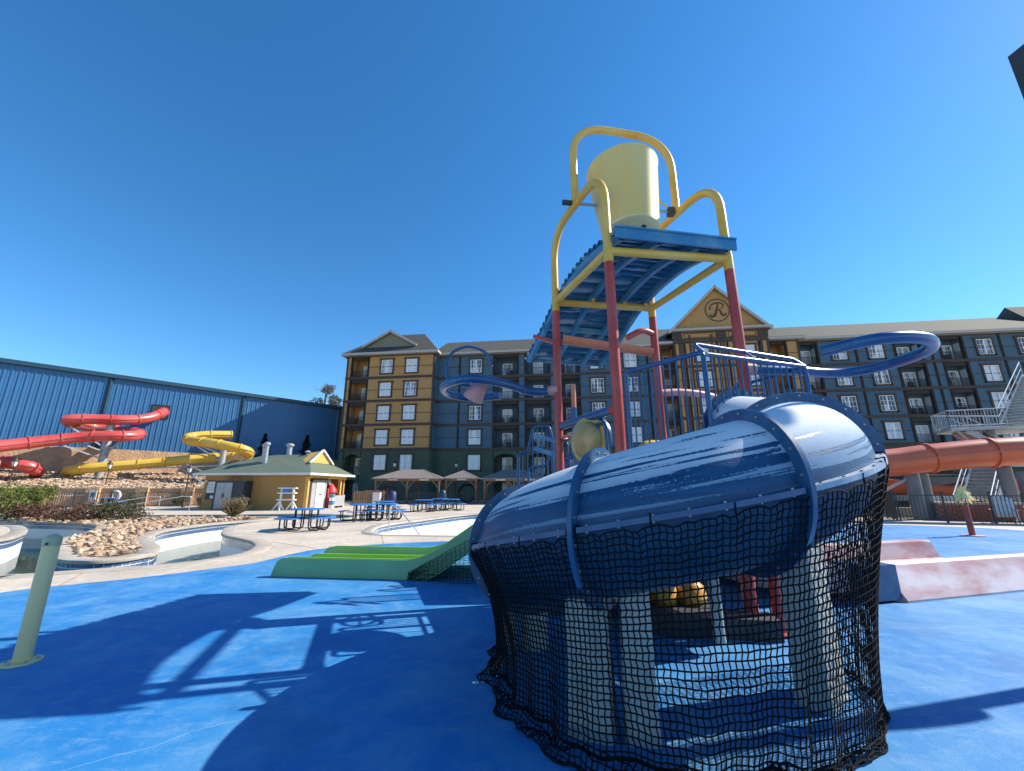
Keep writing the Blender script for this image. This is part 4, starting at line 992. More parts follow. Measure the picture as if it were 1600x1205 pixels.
pwall(0, 1, 0, 4.3, 'side_wall'); pwall(2.3, -1, -1.6, 4.3, 'side_wall')
MB().strip([[PS(a, .3, .12), PS(a, 2.0, .12)] for a in (-1.6, 4.2)]).build('slide_bed', 'pinkslide', ps)
MB().strip([[PS(-1.6, .3, .12), PS(-1.6, 2.0, .12)], [PS(-2.6, .3, 1.15), PS(-2.6, 2.0, 1.15)]]).build('slide_bed', 'pinkslide', ps)
for b in (.28, 2.0): MB().strip([[PS(-.0, b, .12), PS(-1.6, b, .12), PS(-2.6, b, 1.15)], [PS(-.0, b, .48), PS(-1.6, b, .48), PS(-2.6, b, 1.5)]]).build('ramp_side', 'pinkslide', ps)
MB().box(PS(-.30, .30, .26), (.56, .50, .44), R(15.4)).build('support_block', 'tubeflange', ps)

# ------------------------------------------------------------------ far tube slides
def tubeslide(name, label, pts, rad, seg, m, flm=None, n=18, open_half=False, up_flange=True):
    P = resample(spline([Vector(p) for p in pts], 10), .25)
    o = thing(name, P[0], label, 'water slide'); k = int(seg / .25); fl = .07
    for i in range(0, len(P) - 1, k):
        seg_ = P[i:i + k + 1]
        if len(seg_) < 2: continue
        MB().tube(seg_, rad, n, cap=(i == 0 or i + k >= len(P) - 1)).build('tube_section', m, o, smooth=True)
        t = (seg_[1] - seg_[0]).normalized()
        MB().tube([seg_[0] - t * .05, seg_[0] + t * .05], rad + fl, n).build('flange', flm or m, o, smooth=True)
        a = []
        for sd in (1, -1):
            mb = MB(); side = [Vector((-(seg_[min(q + 1, len(seg_) - 1)] - seg_[max(q - 1, 0)]).y, (seg_[min(q + 1, len(seg_) - 1)] - seg_[max(q - 1, 0)]).x, 0)).normalized() for q in range(len(seg_))]
            for q in range(len(seg_) - 1): mb.bar(seg_[q] + side[q] * sd * (rad + .03), seg_[q + 1] + side[q + 1] * sd * (rad + .03), .09, .05)
            mb.build('seam_lip', flm or m, o)
    return o
redP = [(-41.0, 47.3, 10.2), (-39.9, 46.2, 10.0), (-38.9, 44.6, 9.45), (-38.9, 43.2, 8.75), (-39.6, 41.6, 8.3), (-41.2, 39.9, 8.1), (-42.3, 38.8, 7.9), (-42.6, 39.0, 7.75), (-43.0, 40.6, 7.62), (-42.6, 42.0, 7.5), (-41.2, 42.6, 7.35), (-39.2, 42.6, 7.1), (-37.8, 41.5, 6.85), (-37.5, 40.2, 6.5), (-38.2, 39.0, 6.35), (-39.9, 38.0, 6.1), (-41.6, 36.2, 5.5), (-42.6, 34.4, 4.95), (-43.5, 32.6, 4.5), (-45.2, 31.2, 4.3), (-47.2, 32.2, 4.15), (-47.0, 34.5, 4.0), (-44.8, 36.0, 3.85), (-42.9, 36.3, 3.55), (-42.5, 37.2, 3.15), (-43.6, 38.4, 2.9)]
rs_ = tubeslide('tube_water_slide', 'faded red tube water slide spiralling out of the blue metal building', redP, .50, 2.0, 'redtube')
yelP = [(-33.1, 48.2, 7.6), (-34.4, 46.6, 7.4), (-35.4, 45.5, 7.1), (-35.3, 44.5, 6.75), (-33.7, 43.5, 6.35), (-31.45, 43, 6.1), (-29.4, 43, 5.73), (-28.2, 43.5, 5.44), (-28.3, 44.6, 5.15), (-29.6, 45.4, 4.97), (-31.2, 45.3, 4.9), (-32.3, 44.5, 4.71), (-34.0, 43.3, 4.38), (-36.2, 42, 3.98), (-38.5, 40.5, 3.6), (-40.5, 39.4, 3.3), (-42.0, 39.6, 3.1), (-42.9, 40.8, 2.95)]
ys_ = tubeslide('tube_water_slide', 'yellow tube water slide looping down the rocky slope behind the shed', yelP, .47, 2.0, 'yellowtube')
def support(parent, x, y, z0, z1, r=.28, arms=()):
    MB().tube([(x, y, z0), (x, y, z1)], r, 16).build('support_column', 'galv', parent, smooth=True)
    for a, b in arms:
        MB().bar(a, b, .12, .12).build('support_arm', 'galv', parent)
support(rs_, -40.6, 41.2, 1.5, 8.2, .34, [((-40.6, 41.2, 5.0), (-40.0, 38.2, 5.55)), ((-40.6, 41.2, 4.3), (-42.2, 38.8, 5.4)), ((-40.6, 41.2, 5.4), (-42.2, 38.9, 7.2)), ((-40.6, 41.2, 7.4), (-42.9, 39.4, 7.25)), ((-40.6, 41.2, 7.1), (-38.2, 41.2, 6.4)), ((-40.6, 41.2, 4.6), (-38.4, 40.2, 5.9)), ((-40.6, 41.2, 2.6), (-41.3, 39.2, 2.75))])
MB().box((-43.4, 34.6, 2.4), (.8, .8, 3.0), .3).build('support_column', 'tanwall', rs_)
support(ys_, -30.9, 44.3, 1.8, 5.75, .30, [((-30.9, 44.3, 4.2), (-34.4, 44.2, 6.2)), ((-30.9, 44.3, 5.4), (-34.4, 44.2, 6.25)), ((-30.9, 44.3, 3.9), (-28.9, 44.2, 5.0)), ((-30.9, 44.3, 5.0), (-33.0, 43.6, 5.85)), ((-30.9, 44.3, 2.5), (-33.6, 43.0, 3.9)), ((-30.9, 44.3, 3.85), (-36.6, 41.8, 3.45)), ((-34.2, 42.6, 3.75), (-30.5, 41.5, 2.0)), ((-30.9, 44.3, 2.6), (-28.6, 44.4, 4.7))])
orgP = [(15.6, 21.4, 2.6), (17.42, 21, 2.67), (19.11, 20.7, 2.77), (20.45, 20.4, 2.94), (22.26, 20, 3.12), (24.15, 19.5, 3.22), (26.51, 19, 3.3), (29, 18.5, 3.4)]
os_ = tubeslide('tube_water_slide', 'closed orange tube water slide crossing behind the dark fence at the right', orgP, .66, 2.6, 'orangetube')
fm = thing('open_water_slide', (20, 23, 0), 'open orange flume curving below the closed orange tube', 'water slide')
FP = resample(spline([Vector(p) for p in [(18.4, 27.2, 2.35), (21.8, 26.6, 2.15), (24.0, 26.3, 1.9), (26.0, 26.0, 1.6), (27.4, 25.8, 1.72), (29.0, 25.6, 2.1), (30.8, 25.3, 1.95), (33.8, 24.7, 1.8)]], 10), .3)
for i in range(0, len(FP) - 1, 10):
    sg_ = FP[i:i + 11]; rows = []
    for k in range(11):
        a = math.pi * (1 + k / 10); rows.append([p + Vector((0, .6 * math.cos(a), .75 * math.sin(a))) for p in sg_])
    mb = MB().strip(rows).strip([[q * 1 + Vector((0, 0, .03)) for q in r_][::-1] for r_ in rows])
    mb.tube([p + Vector((0, -.6, .0)) for p in sg_], .05, 8).tube([p + Vector((0, .6, .0)) for p in sg_], .05, 8); mb.build('flume_section', 'orangetube', fm, smooth=True)
for x, y, z in ((20.2, 21.2, 2.25), (20.95, 21.5, 2.25)): MB().tube([(x, y, 0), (x, y, z)], .30, 16).build('support_column', 'column', os_, smooth=True)
MB().bar((19.4, 22.4, 1.0), (25.2, 22.1, 1.0), .2, .25).build('support_arm', 'galv', os_); MB().bar((18, 21.6, .9), (20.2, 21.2, 2.1), .1, .1).build('support_arm', 'galv', os_)

# stair tower at the right
st = thing('stair_tower', (29, 25, 0), 'galvanised steel slide stairs with landings and white railings at the right', 'stairs')
def flight(a, b, n, wdir, wd, treadm='galv', railside=(0, 1), parent=st):
    a, b = Vector(a), Vector(b); wdv = Vector(wdir).normalized() * wd; run = (b - a)
    for k in range(n):
        p = a + run * (k + .5) / n; q = p + wdv; h = Vector((run.x, run.y, 0)).normalized()
        MB().bar(p - Vector((0, 0, 0)), q, max(.22, Vector((run.x, run.y, 0)).length / n * .95), .05).build('step', treadm, parent)
        MB().bar(p + h * .12 - Vector((0, 0, .10)), q + h * .12 - Vector((0, 0, .10)), .03, .17).build('riser', treadm, parent)
    for s_ in (0, 1):
        o = wdv * s_; MB().bar(a + o, b + o, .08, .3).build('stringer', 'galv', parent)
        if s_ in railside:
            g_ = MB(); g_.tube([a + o + Vector((0, 0, 1.0)), b + o + Vector((0, 0, 1.0))], .035, 8).tube([a + o + Vector((0, 0, .55)), b + o + Vector((0, 0, .55))], .022, 8)
            for k in range(5): p = a.lerp(b, k / 4) + o; g_.tube([p, p + Vector((0, 0, 1.0))], .025, 6)
            g_.build('railing', 'galv', parent)
flight((23.7, 22.8, .1), (28.0, 25.2, 3.1), 15, (.62, -.5, 0), 1.35)
flight((31.0, 25.8, 5.35), (36.5, 28.2, 9.3), 18, (.45, -.7, 0), 1.6, railside=(0, 1))
def landing(poly, z, rails):
    MB().prism(poly, z - .2, z).build('landing', 'galv', st)
    for i, j, nb_ in rails:
        a, b = Vector((poly[i][0], poly[i][1], z)), Vector((poly[j][0], poly[j][1], z)); g_ = MB()
        g_.tube([a + Vector((0, 0, 1.1)), b + Vector((0, 0, 1.1))], .035, 8); g_.tube([a + Vector((0, 0, .1)), b + Vector((0, 0, .1))], .025, 6)
        r0 = g_.build('railing', 'galv', st)
        for k in range(nb_ + 1):
            p = a.lerp(b, k / nb_); MB().tube([p, p + Vector((0, 0, 1.1))], .035 if k % 6 == 0 else .014, 6).build('rail_bar', 'galv', r0)
landing([(28.6, 26.6), (31.2, 25.6), (34.5, 25.9), (34.5, 28.6), (29.6, 28.6)], 5.35, [(0, 1, 18), (0, 4, 10), (4, 3, 16)])
landing([(28.0, 25.2), (28.9, 24.4), (33, 25.0), (32.5, 27.5)], 3.1, [(2, 3, 8)])
flight((32.2, 25.6, 3.1), (29.6, 26.6, 5.15), 10, (.3, 1, 0), 1.2, 'pink')
for x, y, z, r_ in ((31.4, 27.0, 5.2, .34), (25.2, 21.4, 2.9, .28), (27.9, 22.8, 2.4, .34)): MB().tube([(x, y, 0), (x, y, z)], r_, 18).build('support_column', 'column', st, smooth=True)
for a, b in (((28.9, 26.6, 5.2), (31.4, 27, 3.2)), ((31.4, 27, 3.4), (34.2, 26.4, 5.2)), ((31.4, 27, 3.0), (33.6, 26, 5.1))): MB().bar(a, b, .1, .1).build('brace', 'galv', st)

# ------------------------------------------------------------------ shed
shx = Vector((8.15, -.95, 0)).normalized(); shy = Vector((-shx.y, shx.x, 0)); sh0 = Vector((-23.05, 31.55, 0)); SW_, SDp = 8.2, 5.4
def SH(a, b, z): p = sh0 + shx * a + shy * b; return Vector((p.x, p.y, z))
sa = math.atan2(shx.y, shx.x)
shed = thing('pool_shed', SH(4, 2.5, 0), 'low ochre shed with a green shingle hip roof and an open alcove', 'shed')
MB().bar(SH(0, .1, 1.25), SH(SW_, .1, 1.25), .2, 2.5).build('wall', 'shedwall', shed)
MB().bar(SH(.1, .2, 1.249), SH(.1, SDp, 1.249), .2, 2.498).bar(SH(0, SDp - .1, 1.25), SH(SW_, SDp - .1, 1.25), .2, 2.49).build('wall', 'shedwall', shed)
MB().bar(SH(SW_ - 2.2, .2, 1.25), SH(SW_ - 2.2, SDp - .2, 1.25), .1, 2.48).build('wall', 'shedwall', shed)
for b in (.09, 4.6): MB().bar(SH(SW_ - .0, b, 0), SH(SW_ - .0, b, 2.3), .22, .22).build('alcove_post', 'shedtrim', shed)
MB().bar(SH(SW_ + .01, .1, 2.35), SH(SW_ + .01, SDp, 2.35), .2, .24).build('alcove_beam', 'shedtrim', shed)
for a0, a1 in ((2.2, 2.95), (3.0, 3.75), (3.8, 4.5)):
    t_ = MB()
    t_.bar(SH(a0, -.02, 2.25), SH(a1, -.02, 2.25), .03, .06)
    for a in (a0, a1): t_.bar(SH(a, -.02, .2), SH(a, -.02, 2.25), .03, .06, shx)
    t_.build('panel_trim', 'shedwall', shed)
ov = .55; ez = 2.58
def shroof(q, nm='roof'):
    q = [Vector(p) for p in q]; n = (q[1] - q[0]).cross(q[2] - q[0]).normalized(); n = n if n.z > 0 else -n
    k = len(q); vs = q + [p - n * .1 for p in q]
    MB().add(vs, [tuple(range(k)), tuple(range(k, 2 * k))[::-1]] + [(i, (i + 1) % k, k + (i + 1) % k, k + i) for i in range(k)]).build(nm, 'gshingle', shed)
r0, r1 = SH(2.5, 2.7, 4.15), SH(SW_ - 1.55, 2.7, 4.15); q0, q1, q2, q3 = SH(-ov, -ov, ez), SH(SW_ + ov, -ov, ez), SH(SW_ + ov, SDp + ov, ez), SH(-ov, SDp + ov, ez)
shroof([q0, q1, SH(SW_ - .75, 1.3, 3.42), r1, r0]); shroof([q1, q2, SH(SW_ - .75, 4.1, 3.42), SH(SW_ - .75, 1.3, 3.42)]); shroof([q2, q3, r0, r1]); shroof([q3, q0, r0])
gx = SW_ - .72
MB().add([SH(gx, 1.25, 3.44), SH(gx, 4.15, 3.44), SH(gx, 2.7, 4.42), SH(gx - 1, 1.25, 3.3), SH(gx - 1, 4.15, 3.3), SH(gx - 1, 2.7, 4.3)], [(0, 1, 2), (0, 2, 5, 3), (1, 4, 5, 2)]).build('gablet', mat('gablet_siding', (.62, .37, .10), .7, .1, 1, stretch=(.2, .2, 30), bump=.8, bscale=1), shed)
MB().bar(SH(gx + .1, 1.05, 3.42), SH(gx + .1, 2.7, 4.5), .12, .14, shx).bar(SH(gx + .1, 4.35, 3.42), SH(gx + .1, 2.7, 4.5), .12, .14, shx).build('rake_board', 'fasciawhite', shed)
MB().bar(SH(-ov, -ov - .02, ez - .06), SH(SW_ + ov, -ov - .02, ez - .06), .06, .16).bar(SH(SW_ + ov + .02, -ov, ez - .06), SH(SW_ + ov + .02, SDp + ov, ez - .06), .06, .16).bar(SH(-ov - .02, -ov, ez - .06), SH(-ov - .02, SDp + ov, ez - .06), .06, .16).build('fascia', 'fasciawhite', shed)
MB().bar(SH(-ov, -.25, ez - .13), SH(SW_ + ov, -.25, ez - .13), .58, .03).build('soffit', 'fascia', shed)
for a, b, z0, z1, r_ in ((3.4, 1.4, 3.2, 4.75, .13), (3.75, 1.2, 3.1, 4.85, .14), (4.2, 3.3, 3.6, 4.95, .2)):
    vm = MB().tube([SH(a, b, z0), SH(a, b, z1)], r_, 14).build('roof_vent', 'galv', shed, smooth=True)
    MB().lathe([(r_ * 1.5, 0), (r_ * 1.6, .05), (r_ * 1.5, .18), (r_ * .3, .25)], SH(a, b, z1 - .05), 14).build('vent_cap', 'galv', vm, smooth=True)
vm = MB().tube([SH(6.2, 2.75, 4.1), SH(6.2, 2.75, 4.35)], .1, 12).build('roof_vent', 'galv', shed); MB().lathe([(.22, 0), (.24, .05), (.1, .16)], SH(6.2, 2.75, 4.32), 12).build('vent_cap', 'galv', vm)
# things at the shed
cab = thing('storage_cabinet', SH(2.6, -.5, 0), 'grey and charcoal two-door storage cabinet against the shed front', 'cabinet')
MB().box(SH(2.85, -.5, .98), (2.3, .8, 1.96), sa).build('cabinet_body', 'darkgrey', cab)
for k in (0, 1): 
    dd_ = MB().box(SH(2.2 + .62 * k, -.93, .98), (.6, .05, 1.84), sa).build('cabinet_door', 'greypanel', cab)
    MB().box(SH(2.45 + .12 * k, -.97, 1.0), (.03, .03, .3), sa).build('handle', 'darkgrey', dd_)
MB().box(SH(2.85, -.5, 1.99), (2.4, .9, .06), sa).build('cabinet_lid', 'darkgrey', cab)
bd_ = thing('notice_board', SH(1.0, -.05, 1.4), 'dark-framed white notice board on the left end of the shed front', 'sign')
MB().box(SH(1.05, -.06, 1.38), (1.45, .08, 1.35), sa).build('board', 'darkgrey', bd_); MB().box(SH(1.05, -.11, 1.58), (1.32, .03, .80), sa).build('sheet', 'sign', bd_); MB().box(SH(1.05, -.11, .88), (.6, .03, .22), sa).build('sheet', 'sign', bd_)
lg = MB()
for k in range(6): lg.box(SH(.95, -.13, 1.90 - k * .11), (.95 - .12 * (k % 3), .004, .03), sa)
tag(lg.build('print_lines', 'greypanel', bd_), kind='stuff')
mb_ = thing('wall_lamp', SH(.35, -.1, 1.9), 'small tan wall lamp at the left corner of the shed', 'lamp'); MB().box(SH(.3, -.1, 1.95), (.22, .2, .3), sa).build('housing', 'tan_panel', mb_); MB().lathe([(.09, 0), (.12, -.22), (.02, -.26)], SH(.3, -.22, 1.86), 10).build('shade', 'tan_panel', mb_)
wc = thing('white_locker', SH(SW_ - 1.2, .9, 0), 'tall grey locker with white double doors in the shed alcove', 'cabinet')
def SX(a, b, z): return SH(SW_ + .0 + a, b, z)
MB().box(SX(-.35, 1.5, 1.0), (.9, 1.95, 2.0), sa).build('locker_body', 'greypanel', wc); MB().box(SX(-.3, 1.5, 2.1), (1.0, 2.1, .25), sa).build('locker_top', 'darkgrey', wc)
for b in (1.32, 1.84):
    d2_ = MB().box(SX(.13, b, .98), (.05, .5, 1.86), sa).build('locker_door', 'white', wc); MB().box(SX(.17, b + (.16 if b < 1.5 else -.16), 1.05), (.04, .14, .08), sa).build('handle', 'darkgrey', d2_)
rb_ = thing('rescue_bag', SX(-.1, 3.3, 1.0), 'red rescue bag hanging on straps in the shed alcove', 'bag')
MB().lathe([(0, 0), (.3, .06), (.48, .25), (.42, .5), (.2, .78), (.05, .95)], SX(-.05, 3.4, .95), 14).build('bag_body', 'redfabric', rb_, smooth=True)
for q in (-.3, -.1, .15): MB().tube([SX(-.05, 3.4 + q * .4, 1.7), SX(-.1, 2.9 + q, 2.3)], .02, 6).build('strap', 'white', rb_)
rt = thing('rescue_tube', SX(.2, 2.75, .5), 'long red rescue tube standing in the shed alcove beside the locker', 'rescue tube'); MB().tube([SX(.15, 2.72, 0), SX(.05, 2.8, 1.5)], .09, 10).build('tube_body', 'redfabric', rt, smooth=True)
wb = thing('wash_bin', SX(.3, 3.6, 0), 'pale grey wheeled bin below the red bag at the alcove', 'bin'); MB().box(SX(.35, 3.6, .55), (.6, 1.5, .8), sa).build('bin_body', 'greypanel', wb); MB().box(SX(.3, 4.5, .5), (.5, .12, .95), sa).build('side_panel', 'white', wb)
for q in (2.9, 4.2): MB().lathe([(.1, -.03), (.1, .03)], SX(.5, q, .1), 10, Matrix.Rotation(R(90), 3, 'X')).build('wheel', 'black', wb)
cb = thing('cup_rack', SX(.7, 2.6, 0), 'white and pale blue stacked boxes by the alcove post', 'boxes')
for k in range(4): MB().box(SX(.55, 2.65, .14 + .27 * k), (.3, .3, .24), sa).build('box', ('white', 'blue_light')[k % 2], cb)
lc = thing('lifeguard_chair', (-15.9, 30.0, 0), 'small white lifeguard chair with a blue seat in front of the shed', 'chair')
lcm = MB()
for x in (-.48, .48):
    MB().bar((-15.9 + x, 30.0, .0), (-15.9 + x * .85, 30.0, 1.5), .11, .11).build('leg', 'white', lc)
    for s_ in (-.42, .42): MB().bar((-15.9 + x + s_, 29.9, 0), (-15.9 + x * .95, 29.95, .6), .08, .08).build('brace', 'white', lc)
for z in (.72, 1.18, 1.52): MB().box((-15.9, 29.98, z), (1.25, .35, .07)).build('cross_board', 'white', lc)
MB().box((-15.95, 29.95, 1.38), (.38, .25, .28)).build('seat_cushion', 'tableblue', lc)

# ------------------------------------------------------------------ fences
def fence(name, pts, h, label, m, spacing=.12, postgap=2.0, pick_parts=0, pr=.011, group=None):
    P = [Vector((p[0], p[1], 0)) for p in pts]; o = thing(name, P[0], label, 'fence', group); pk = 0; loose = MB()
    pme = MB().box((0, 0, h / 2), (pr * 2, pr * 2, h - .1)).mesh('picket', m)
    for i in range(len(P) - 1):
        a, b = P[i], P[i + 1]; ln = (b - a).length; rz = math.atan2((b - a).y, (b - a).x)
        for z in (.12, h - .06): MB().bar(a + Vector((0, 0, z)), b + Vector((0, 0, z)), .035, .04).build('rail', m, o)
        n = max(1, round(ln / postgap))
        for k in range(n + (1 if i == len(P) - 2 else 0)):
            p = a.lerp(b, k / n); po = MB().box((p.x, p.y, (h + .08) / 2), (.07, .07, h + .08), rz).build('post', m, o); MB().box((p.x, p.y, h + .1), (.085, .085, .04), rz).build('post_cap', m, po)
        k = spacing
        while k < ln:
            p = a.lerp(b, k / ln)
            if pk < pick_parts: inst('picket', pme, o, p, (0, 0, rz)); pk += 1
            else: loose.box((p.x, p.y, h / 2), (pr * 2, pr * 2, h - .1), rz)
            k += spacing
    if loose.v: tag(loose.build('picket', m, o), kind='stuff')
    return o
fence('iron_fence', [(24.5, 30.5), (20.8, 24.5), (19.9, 22.2)], 1.25, 'dark bronze picket fence running away from the gate at right', 'bronze', .13, 2.2, 70)
fence('iron_fence', [(18.35, 20.3), (19.63, 19.37), (22.4, 18.0), (27, 15.8)], 1.25, 'dark bronze picket fence in front of the brick fire pit', 'bronze', .125, 1.9, 90)
fence('iron_gate', [(18.3, 20.4), (19.0, 21.4), (19.5, 22.3)], 1.25, 'dark bronze gate standing open at the bend of the picket fence', 'bronze', .11, 1.2, 40)
fA = [A0.lerp(A1, t) + nA * 1.2 for t in (.35, 1.0)]
fence('iron_fence', [tuple(fA[0]), tuple(fA[1] + Vector((-.6, 0, 0)))], 1.2, 'brown picket fence in front of the low tan wall at left', 'bronze', .15, 2.4, 0, .014)
fence('iron_fence', [(-14.8, 39.5), (-11.6, 41.6), (8, 40.6)], 1.15, 'dark picket fence behind the timber gazebos', 'iron', .14, 2.4, 0, .013)
wf = thing('wooden_fence', (-13.6, 37.4, 0), 'weathered grey timber fence between the shed and the gazebos', 'fence')
for k in range(13):
    x = -14.2 + k * .19; MB().box((x, 38.2 + .1 * k, .66 + rnd.uniform(-.04, .06)), (.15, .03, 1.3), .3).build('board', 'wood', wf)
MB().bar((-14.3, 38.3, .4), (-11.8, 39.5, .4), .05, .1).build('rail', 'wood', wf); MB().bar((-14.3, 38.3, 1.1), (-11.8, 39.5, 1.1), .05, .1).build('rail', 'wood', wf)

# ------------------------------------------------------------------ gazebos
def gazebo(x0, x1, y0, y1, ez, rz_, label, nmid=0, ridge=None):
    o = thing('gazebo', ((x0 + x1) / 2, (y0 + y1) / 2, 0), label, 'gazebo', 'timber gazebos along the hotel')
    ovh = .35; xs_ = [x0 + (x1 - x0) * k / (nmid + 1) for k in range(nmid + 2)]
    for y in (y0, y1):
        for x in xs_:
            MB().box((x, y, ez / 2), (.17, .17, ez)).build('post', 'wood', o)
            for s_ in (-1, 1):
                if x0 - .1 < x + s_ * .6 < x1 + .1: MB().tube(spline([(x + s_ * .06, y, ez - .95), (x + s_ * .30, y, ez - .5), (x + s_ * .72, y, ez - .12)], 4), .06, 6).build('knee_brace', 'wood', o)
        MB().bar((x0 - .2, y, ez - .02), (x1 + .2, y, ez - .02), .16, .24).build('beam', 'wood', o)
    for x in (x0, x1): MB().bar((x, y0, ez - .03), (x, y1, ez - .03), .15, .22).build('beam', 'wood', o)
    hw = (y1 - y0) / 2 + ovh; ym = (y0 + y1) / 2; rx0, rx1 = (x0 + hw * .85, x1 - hw * .85)
    if rx0 > rx1: rx0 = rx1 = (x0 + x1) / 2
    E0, E1, E2, E3 = Vector((x0 - ovh, y0 - ovh, ez + .1)), Vector((x1 + ovh, y0 - ovh, ez + .1)), Vector((x1 + ovh, y1 + ovh, ez + .1)), Vector((x0 - ovh, y1 + ovh, ez + .1))
    RA, RB = Vector((rx0, ym, rz_)), Vector((rx1, ym, rz_))
    rf = MB(); dn = Vector((0, 0, -.06))
    vs = [E0, E1, E2, E3, RA, RB] + [p + dn for p in (E0, E1, E2, E3, RA, RB)]
    rf.add(vs, [(0, 1, 5, 4), (1, 2, 5), (2, 3, 4, 5), (3, 0, 4), (6, 10, 11, 7), (7, 11, 8), (8, 11, 10, 9), (9, 10, 6), (0, 6, 7, 1), (1, 7, 8, 2), (2, 8, 9, 3), (3, 9, 6, 0)]); roof = rf.build('roof', 'metalroof', o)
    n = int((x1 - x0 + 2 * ovh) / .23)
    for k in range(1, n):
        x = E0.x + (E1.x - E0.x) * k / n; t = 1.0
        if x < rx0: t = (x - E0.x) / (rx0 - E0.x)
        elif x > rx1: t = (E1.x - x) / (E1.x - rx1)
        t = max(.02, min(1, t)); a = Vector((x, E0.y, E0.z + .012)); b = Vector((x, E0.y + (ym - E0.y) * t, E0.z + (rz_ - E0.z) * t + .012))
        MB().bar(a, b, .09, .07).build('roof_rib', 'metalroof', roof)
    for a, b in ((E0, RA), (E1, RB)): MB().bar(a + Vector((0, 0, .02)), b + Vector((0, 0, .02)), .12, .04).build('hip_cap', 'metalroof', roof)
    for k in range(nmid + 1):
        x = (xs_[k] + xs_[k + 1]) / 2; MB().box((x + .1, y0 - .12, ez + .0), (1.0, .03, .16)).build('name_board', 'sign', o)
    return o
gazebo(-13.7, -7.35, 42.4, 46.6, 2.36, 3.42, 'widest timber gazebo with ribbed metal roof, nearest the shed', 1)
gazebo(-6.75, -3.7, 43.2, 46.8, 2.4, 3.35, 'small square timber gazebo with ribbed metal roof between two wider ones', 0)
gazebo(-2.75, 3.2, 42.4, 46.6, 2.36, 3.42, 'timber gazebo with ribbed metal roof partly hidden behind the blue stair rail', 1)
rg = thing('rubber_ring', (-12.6, 41.6, 0), 'huge black rubber ring standing upright under the first gazebo', 'ring')
MB().tube([(-12.2 + .80 * math.cos(a * math.pi / 16), 42.0 - .1 * math.sin(a * math.pi / 16), .92 + .80 * math.sin(a * math.pi / 16)) for a in range(32)], .13, 10, closed=True).build('ring_body', 'black', rg, smooth=True)
rg2 = thing('rubber_ring', (-5.6, 44, 0), 'black rubber ring standing in the shade of the second gazebo', 'ring')
MB().tube([(-4.9 + .9 * math.cos(a * math.pi / 16), 46.2, 1.0 + .9 * math.sin(a * math.pi / 16)) for a in range(32)], .12, 10, closed=True).build('ring_body', 'black', rg2, smooth=True)
wbx = thing('ice_chest', (-12.9, 39.9, 0), 'white upright ice chest beside the timber fence', 'ice chest'); MB().box((-12.5, 39.2, .55), (.75, .5, 1.05)).build('chest_body', 'white', wbx); MB().box((-12.5, 39.2, 1.1), (.78, .53, .06)).build('chest_lid', 'white', wbx)
bl = thing('waste_barrel', (-11.9, 39.9, 0), 'dark blue barrel standing right of the white ice chest', 'barrel'); MB().lathe([(.38, 0), (.42, .5), (.40, 1.1), (.3, 1.22), (.1, 1.3)], (-11.2, 39.6, 0), 16).build('barrel_body', mat('navy_plastic', (.02, .025, .11), .5), bl, smooth=True)
bl2 = thing('waste_barrel', (-6.6, 41.5, 0), 'blue barrel with a domed lid in front of the second gazebo', 'barrel'); MB().lathe([(.36, 0), (.38, .5), (.36, 1.05), (.24, 1.3), (.05, 1.4)], (-6.8, 41.6, 0), 16).build('barrel_body', 'bluetrim', bl2, smooth=True)

# ------------------------------------------------------------------ lamps
def lamp(x, y, h, label, z0=0):
    o = thing('lamp_post', (x, y, z0), label, 'lamp post', 'lantern lamp posts'); c = (x, y, z0)
    MB().lathe([(.14, 0), (.13, .25), (.07, .35), (.045, .5), (.04, h - .5), (.07, h - .45), (.07, h - .4)], c, 12).build('pole', 'iron', o, smooth=True)
    ln = MB().lathe([(.10, h - .4), (.19, h - .05), (.18, h - .03)], c, 8).build('lantern', 'lampglass', o)
    MB().lathe([(.23, h - .05), (.20, h + .02), (.10, h + .18), (.05, h + .24), (.03, h + .34), (0, h + .36)], c, 8).build('lantern_cap', 'iron', o)
    for k in range(4):
        a = k * math.pi / 2 + .4; MB().bar((x + .11 * math.cos(a), y + .11 * math.sin(a), z0 + h - .4), (x + .2 * math.cos(a), y + .2 * math.sin(a), z0 + h - .04), .02, .02).build('lantern_bar', 'iron', ln)
lamp(-39.4, 33.0, 3.6, 'black lantern lamp post farthest left, before the red slide end')
lamp(-35.7, 37.0, 3.6, 'black lantern lamp post in front of the yellow slide end')
lamp(-27.0, 35.0, 3.2, 'black lantern lamp post beside the left end of the shed')
lamp(-13.4, 47.6, 4.3, 'black lantern lamp post rising behind the widest gazebo')
lamp(-6.45, 48.2, 4.3, 'black lantern lamp post rising behind the small square gazebo')

